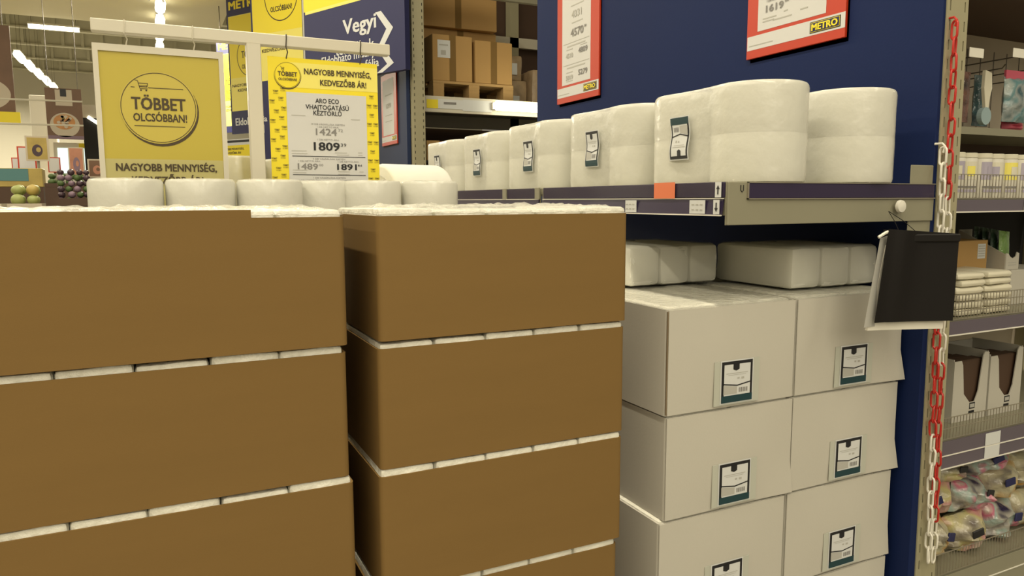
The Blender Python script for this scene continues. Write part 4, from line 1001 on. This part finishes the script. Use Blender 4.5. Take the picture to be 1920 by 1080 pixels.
for i, (x0, x1, z1, m_) in enumerate(((2.13, 2.25, 1.93, 'kraft_pale'), (2.26, 2.42, 1.925, 'pink'), (2.43, 2.62, 1.94, 'pink'))):
    o = thing('small_carton', ('brown carton', 'pink and white carton, left', 'pink and white carton, right')[i] + ' on the lower rack level behind the shelf rolls', 'box', ((x0 + x1) / 2, 6.08, 1.761))
    w = (x1 - x0) / 2; part('carton_body', m_, o, (-w, w, -0.08, 0.08, 0, z1 - 1.761), bev=0.003); part('front_label', 'label', o, (-w + 0.01, w - 0.01, -0.082, -0.08, 0.0, 0.11))

# aisle signs at the row ends
def yawed(name, label, p, ang, cat='sign'):
    # local x runs from the far edge to the near edge; local -y looks at the aisle
    a = math.radians(ang); t = thing(name, label, cat, (p[0], p[1], 0), math.atan2(-math.cos(a), -math.sin(a)))
    return t
t = yawed('aisle_sign', 'navy aisle sign with white arrow reading Vegyi at the next row end', (1.85, 5.665), -24)
part('board', 'navy', t, (-1.31, 0.0, 0.0, 0.05, 2.44, 3.9)); part('edge', 'lgrey', t, (-1.33, -1.31, -0.002, 0.05, 2.44, 3.9)); 
for x in (-1.2, -0.15): part('hanger', 'rod', t, (x - 0.005, x + 0.005, 0.02, 0.03, 3.9, 6.4))
b = Board(t, 0.0)
b.rect('yellow', -1.31, -0.16, 3.07, 3.75, 1, 'poster'); b.rect('ylight', -1.29, -0.18, 3.045, 3.07, 1, 'poster_edge')
b.text('label', 'Vegyi', -0.55, 2.865, 0.118, 0.42, bold=0.03)
b.text('label', 'termékek', -0.62, 2.69, 0.085, 0.50, bold=0.02); b.text('label', 'Eldobható műanyag', -0.67, 2.625, 0.066, 0.80, bold=0.02); b.text('label', 'fólia', -0.40, 2.535, 0.066, 0.17, bold=0.02)
for zc in (2.77, 2.44 + 0.06):
    hgt = 0.15 if zc > 2.6 else 0.055
    b.poly('label', [(-0.345, zc + 0.15), (-0.275, zc + 0.15), (-0.135, zc + 0.005), (-0.275, zc - hgt), (-0.345, zc - hgt), (-0.215, zc + 0.005)], 3, 'arrow')
b.done()
def totem(label, p, w, zt, zy1, zy0, zn0, letters, head=True, badge=None, lower=None):
    t = yawed('aisle_banner', label, p, -32)
    part('board', 'navy', t, (-w, 0, 0, 0.05, zn0, zt))
    b = Board(t, 0.0)
    b.rect('ylight', -w + 0.03, -0.02, zy0, zy1, 1, 'poster'); b.rect('yellow', -w + 0.035, -0.025, zy0 + (zy1 - zy0) * 0.35, zy1 - 0.01, 2, 'poster_field')
    if head: b.text('yellow', 'METRO', -w + 0.06 + 0.36, (zy1 + zt) / 2, 0.12, 0.72, bold=0.05)
    if badge:
        bx, bz, br = badge
        b.ring('brownink', bx, bz, br, 0.012, 3); b.text('brownink', 'TÖBBET', bx, bz + 0.03, br * 0.36, br * 1.35, 4, bold=0.03); b.text('brownink', 'OLCSÓBBAN!', bx, bz - 0.11 * br / 0.22, br * 0.22, br * 1.35, 4, bold=0.03)
    zz = zy0 + (zy1 - zy0) * 0.27
    b.text('brownink', 'NAGYOBB MENNYISÉG,', -w / 2, zz, 0.045 * w, 0.86 * w, 4, bold=0.03); b.text('brownink', 'KEDVEZŐBB ÁR!', -w / 2, zz - 0.08 * w, 0.045 * w, 0.6 * w, 4, bold=0.03)
    if lower:
        for s, x, z, h_, w_ in lower: b.text('label', s, x, z, h_, w_, bold=0.03)
    b.done()
    for x in (-w + 0.1, -0.1): part('hanger', 'rod', t, (x - 0.006, x + 0.006, 0.02, 0.03, zt, 6.4))
    return t
totem('yellow promotion banner over a navy panel, right behind the sign stand', (1.703, 8.917), 0.90, 4.6, 4.42, 2.86, 1.90, None, head=False, badge=(-0.36, 3.80, 0.27), lower=(('fólia', -0.78, 2.42, 0.07, 0.2), ('11', -0.79, 2.30, 0.10, 0.10)))
totem('narrow navy and yellow banner headed METRO, second one down the aisle', (1.706, 11.535), 0.93, 4.50, 4.19, 2.79, 2.45, None, badge=(-0.43, 3.58, 0.29), lower=(('Eldobható', -0.52, 2.63, 0.11, 0.62),))
totem('furthest narrow navy and yellow banner headed METRO down the aisle', (1.773, 14.955), 0.84, 4.50, 4.22, 2.86, 2.74, None, badge=(-0.42, 3.65, 0.29))
t = yawed('price_poster', 'white and yellow price poster far down the aisle under the second banner', (1.43, 11.80), -32)
part('board', 'label', t, (-0.80, -0.02, 0, 0.03, 2.05, 2.36)); b = Board(t, 0.0); b.rect('black', -0.78, -0.04, 2.31, 2.345, 1); b.rect('yellow', -0.78, -0.04, 2.10, 2.27, 1, 'yellow_field'); b.text('brownink', 'NAGYOBB MENNYISÉG,', -0.45, 2.215, 0.032, 0.55, 3, bold=0.03); b.text('brownink', 'KEDVEZŐBB ÁR!', -0.45, 2.155, 0.032, 0.4, 3, bold=0.03); b.done()
part('leg', 'steel', t, (-0.43, -0.39, 0.03, 0.06, 0.0, 2.3)); part('foot', 'steel', t, (-0.7, -0.1, 0.0, 0.3, 0.0, 0.01))

# ------------------------------------------------------------------ ceiling lamps of the hall that the photograph shows
def tube_lamp(label, x, y, z, L=0.9):
    o = thing('ceiling_lamp', label, 'lamp', (x, y, z), 0, 'tube lamps in rows under the hall ceiling')
    d = bpy.data.lights.new('lamp_light', 'AREA'); d.shape = 'RECTANGLE'; d.size = 0.14; d.size_y = L - 0.1; d.energy = 190; d.color = LAMPCOL
    q = bpy.data.objects.new('lamp_light', d); COL.objects.link(q); q.parent = o; q.location = (0, 0, -0.095)
    part('housing', 'wpaint', o, (-0.07, 0.07, -L / 2, L / 2, 0.085, 0.11)); bm = new_bm(); lathe(bm, [(0.04, -L / 2), (0.09, -L / 2 + 0.05), (0.09, L / 2 - 0.05), (0.04, L / 2)], 10, (0, 0, 0), 'y'); build('tube', bm, 'lampfar', o, smooth=True)
    bm = new_bm(); tube(bm, [(0, -L / 3, 0.06), (0, -L / 3, 6.4 - z)], 0.004, 4); tube(bm, [(0, L / 3, 0.06), (0, L / 3, 6.4 - z)], 0.004, 4); build('wire', bm, 'rod', o)
for k in range(6):
    tube_lamp('glowing ceiling tube lamp above the sign stand, ' + ('nearest', 'second nearest', 'third nearest', 'fourth nearest', 'fifth nearest', 'furthest')[k], 0.375 + 0.012 * k, 14.2 + 1.35 * k, 5.0, 0.6)
for k in range(5):
    tube_lamp('glowing tube lamp of the left row near the food banner, ' + ('nearest', 'second', 'middle', 'fourth', 'furthest')[k], -2.69 + 0.05 * k, 22.4 + 1.35 * k, 5.0, 1.0)
t = thing('ceiling_lamp', 'long white ceiling lamp crossing the beam at the top left', 'lamp', (-1.56, 18.3, 4.98)); part('housing', 'wpaint', t, (-0.46, 0.46, -0.06, 0.06, 0.035, 0.07)); part('diffuser', 'lampfar', t, (-0.45, 0.45, -0.05, 0.05, -0.035, 0.035)); part('wire', 'rod', t, (-0.4, -0.39, 0, 0.01, 0.07, 1.42), (0.39, 0.4, 0, 0.01, 0.07, 1.42))
slab('trim_9', 'ceil', (-12, 1.6, 9.0, 18.0, 5.12, 6.4))
bm = new_bm()
for x in (0.02, 0.16): tube(bm, [(x - 0.12, 8.8, 4.2), (x, 9.02, 3.9), (x + 0.10, 9.04, 3.55)], 0.012, 6)
o = build('ceiling_cable', bm, 'wpaint'); tag(o, 'pair of pale cables hanging from the ceiling above the dull yellow sign', 'cable')

# ------------------------------------------------------------------ far left of the hall
def pillar(name, label, x0, x1, y, z0, z1, m_):
    o = thing(name, label, 'pillar', ((x0 + x1) / 2, y, 0)); w = (x1 - x0) / 2
    part('shaft', m_, o, (-w, w, 0, 0.3, z0, z1), bev=0.01); part('foot', 'beam', o, (-w - 0.02, w + 0.02, -0.02, 0.32, z0, 0.08)); return o
pillar('white_pillar', 'bright white pillar at the far left behind the banners', -1.63, -1.28, 14.2, 0, 3.12, 'white')
def board(name, label, x0, x1, y, z0, z1, frame, inner, rot=0.0, cat='sign', m2=None):
    o = thing(name, label, cat, ((x0 + x1) / 2, y, z0), rot); w = (x1 - x0) / 2; h = z1 - z0
    part('board', frame, o, (-w, w, 0, 0.02, 0, h)); b = Board(o, 0.0); e = min(w * 0.16, 0.03)
    b.rect(inner, -w + e, w - e, e, h - e, 1, 'picture')
    if m2: b.disc(m2, 0, h * 0.42, w * 0.45, h * 0.24, 2, 'picture_detail'); b.disc(inner, 0.1 * w, h * 0.45, w * 0.2, h * 0.1, 3, 'picture_detail')
    b.done(); part('pole', 'steel', o, (-0.01, 0.01, 0.02, 0.04, -z0, h * 0.6)); part('foot', 'steel', o, (-0.04, 0.04, 0.0, 0.06, -z0, -z0 + 0.01)); return o
def banner(label, x0, x1, y, z0, z1, full):
    o = thing('food_banner', label, 'banner', ((x0 + x1) / 2, y, z0)); w = (x1 - x0) / 2; h = z1 - z0
    part('sheet', 'food', o, (-w, w, 0, 0.012, 0, h)); b = Board(o, 0.0)
    if full:
        b.rect('dish', -w * 0.45, w * 0.48, h * 0.66, h * 0.97, 1, 'name_plate'); b.rect('black', -w * 0.17, w * 0.17, h * 0.84, h * 0.99, 2, 'crest'); b.rect('lgrey', -w * 0.4, w * 0.4, h * 0.735, h * 0.75, 2)
        b.disc('dish', -w * 0.02, h * 0.28, w * 0.82, h * 0.24, 1, 'bowl'); b.disc('pasta', -w * 0.04, h * 0.34, w * 0.6, h * 0.15, 2, 'food_pile')
        r2 = random.Random(4)
        for k in range(26):
            a = r2.uniform(0, 2 * PI); q = r2.uniform(0, 0.9); b.disc(r2.choice(['pasta', 'fruit', 'dish', 'food']), -w * 0.04 + w * 0.55 * q * math.cos(a), h * 0.34 + h * 0.13 * q * math.sin(a), w * 0.10, h * 0.028, 3 + k % 3, 'food_piece')
        b.rect('mauve', -w, w, 0.0, h * 0.07, 1, 'cloth')
    else:
        b.disc('dish', 0.0, h * 0.2, w * 0.9, h * 0.20, 1, 'bowl'); b.disc('pasta', -w * 0.1, h * 0.24, w * 0.55, h * 0.11, 2, 'food_pile'); b.disc('fruit2', -w * 0.1, h * 0.27, w * 0.28, h * 0.06, 3, 'food_piece')
    b.done(); part('hanger', 'rod', o, (-w * 0.8, -w * 0.8 + 0.008, 0, 0.008, h, 6.4 - z0), (w * 0.8, w * 0.8 + 0.008, 0, 0.008, h, 6.4 - z0)); return o
banner('brown food banner with white name plate and bowl of pasta, hanging far left', -1.19, -0.76, 12.0, 2.28, 2.965, True)
banner('large brown food banner at the left picture edge', -2.35, -1.535, 12.0, 2.62, 3.74, False)
o = thing('yellow_board', 'yellow board under the large brown banner at the left edge', 'sign', (-1.85, 12.0, 2.48)); part('board', 'yellow', o, (-0.40, 0.36, 0, 0.02, 0, 0.14)); part('hanger', 'rod', o, (-0.3, -0.29, 0, 0.01, 0.14, 0.15), (0.29, 0.3, 0, 0.01, 0.14, 0.15))
o = thing('dark_cabinet', 'dark shelf front with slanting light behind the yellow sign frame', 'cabinet', (-0.62, 12.4, 0)); part('body', 'dark', o, (-0.17, 0.30, 0, 0.5, 0, 2.80)); part('top_panel', 'wall', o, (-0.17, 0.30, -0.01, 0.0, 2.62, 2.80))
l = part('light_strip', 'lampfar', o, (-0.13, 0.09, -0.02, -0.005, -0.012, 0.03)); l.location = (0, 0, 2.55); l.rotation_euler = (0, 0.62, 0)
o = thing('lit_case', 'cool lit display case front far left under the food banner', 'cabinet', (-0.78, 13.0, 0)); part('body', 'wpaint', o, (-0.45, 0.62, 0.0, 0.6, 0, 2.30)); part('lit_panel', 'screen', o, (-0.40, 0.66, -0.012, 0.0, 1.85, 2.22)); part('yellow_strip', 'yellow', o, (-0.12, 0.25, -0.014, 0.0, 2.23, 2.29)); part('mullion', 'wpaint', o, (-0.05, -0.03, -0.016, -0.012, 1.85, 2.22), (0.3, 0.32, -0.016, -0.012, 1.85, 2.22))
for z, y, nm in ((2.72, 11.5, 'upper'), (2.40, 11.4, 'lower')):
    bm = new_bm(); tube(bm, [(-2.4, y, z), (-0.72, y, z + 0.02)], 0.012, 6); o = build('rail_tube', bm, 'wpaint'); tag(o, '%s thin white rail tube crossing the food banners' % nm, 'rail')
board('fruit_board', 'yellow fruit picture board standing high at the far left', -0.962, -0.783, 7.9, 1.79, 2.01, 'dish', 'fruit', 0.05, m2='plum')
board('price_card', 'red-framed white price card left of the fruit board', -1.17, -1.065, 8.6, 1.70, 1.85, 'redsign', 'sheet')
board('price_card', 'larger red-framed white price card behind the fruit board', -1.08, -0.93, 8.3, 1.72, 1.94, 'redsign', 'sheet')
board('price_card', 'red-framed white price card right of the fruit board', -0.83, -0.73, 8.2, 1.70, 1.84, 'redsign', 'sheet')
board('fruit_board', 'peach and plum picture board near the yellow sign frame', -0.645, -0.52, 8.0, 1.655, 1.925, 'dish', 'fruit2', -0.04, m2='mauve')
board('fruit_board', 'darker fruit picture board half behind the yellow sign frame', -0.52, -0.36, 8.4, 1.66, 1.84, 'dish', 'food', 0.0, m2='fruit2')
def crate(label, x0, x1, y, z, h, m_, ballm, br, n, short='', seed=0):
    o = thing('produce_crate', label, 'crate', ((x0 + x1) / 2, y, z)); w = (x1 - x0) / 2
    part('crate_side', m_, o, (-w, w, -0.12, -0.11, 0, h)); part('crate_side', m_, o, (-w, w, 0.11, 0.12, 0, h)); part('crate_end', m_, o, (-w, -w + 0.01, -0.11, 0.11, 0, h)); part('crate_end', m_, o, (w - 0.01, w, -0.11, 0.11, 0, h)); part('crate_floor', m_, o, (-w + 0.01, w - 0.01, -0.11, 0.11, 0, 0.01))
    part('stand', 'dkbrown', o, (-w, w, -0.12, 0.12, -z, -0.001))
    r3 = random.Random(seed); cnt = 0; lay = 0
    nx = max(1, int((2 * w - 0.024) / (2 * br))); gap = (2 * w - 0.024) / nx
    while cnt < n and lay < 8:
        for j in range(2):
            for i in range(nx):
                if cnt >= n: break
                x = -w + 0.012 + gap * (i + 0.5) + (gap * 0.22 if lay % 2 else -gap * 0.1) * (1 if 0 < i < nx - 1 else 0); yy = -0.10 + br + lay * br * 0.55 + j * 2 * br
                bm = new_bm(); bmesh.ops.create_icosphere(bm, subdivisions=2, radius=br * r3.uniform(0.85, 1.0)); bmesh.ops.scale(bm, verts=bm.verts, vec=(1, 1, r3.uniform(0.85, 1.05)))
                kf = ballm if isinstance(ballm, str) else r3.choice(ballm)
                f = build('fruit', bm, kf, None, smooth=True, loc=(o.location.x + x, o.location.y + yy, z + 0.012 + br + lay * br * 1.6))
                tag(f, {'plum': 'small dark round plum', 'mauve': 'mauve round fruit', 'olivegreen': 'dark green round leaf clump', 'produce': 'green round squash', 'fruit': 'yellow round squash'}[kf] + ' heaped in the ' + short, 'fruit', 'produce in the ' + short); cnt += 1
        lay += 1
crate('dark crate of plums at the left end of the white rolls', -0.575, -0.345, 6.0, 1.40, 0.05, 'dkbrown', ['plum', 'plum', 'plum', 'olivegreen', 'mauve'], 0.024, 44, 'dark plum crate', seed=1)
crate('crate of green squash at the left picture edge', -0.86, -0.66, 6.1, 1.385, 0.03, 'dish', ['produce', 'produce', 'fruit'], 0.042, 8, 'pale squash crate', seed=2)
crate('crate of mauve cabbages cut by the left picture edge', -1.10, -0.875, 6.0, 1.385, 0.03, 'dish', 'mauve', 0.08, 1, 'cabbage crate', seed=3)
crate('crate of dark green leaves behind the plums', -0.72, -0.44, 6.9, 1.54, 0.03, 'dkbrown', 'olivegreen', 0.028, 16, 'rear leaf crate', seed=5)
o = thing('produce_carton', 'teal and yellow printed carton among the produce at the far left', 'box', (-0.955, 7.4, 1.55)); part('carton_body', 'fruit', o, (-0.16, 0.16, 0, 0.2, 0, 0.155), bev=0.004); part('teal_print', 'tealcard', o, (-0.155, 0.06, -0.003, 0, 0.05, 0.15)); part('stand', 'dkbrown', o, (-0.16, 0.16, 0, 0.2, -1.55, -0.001))
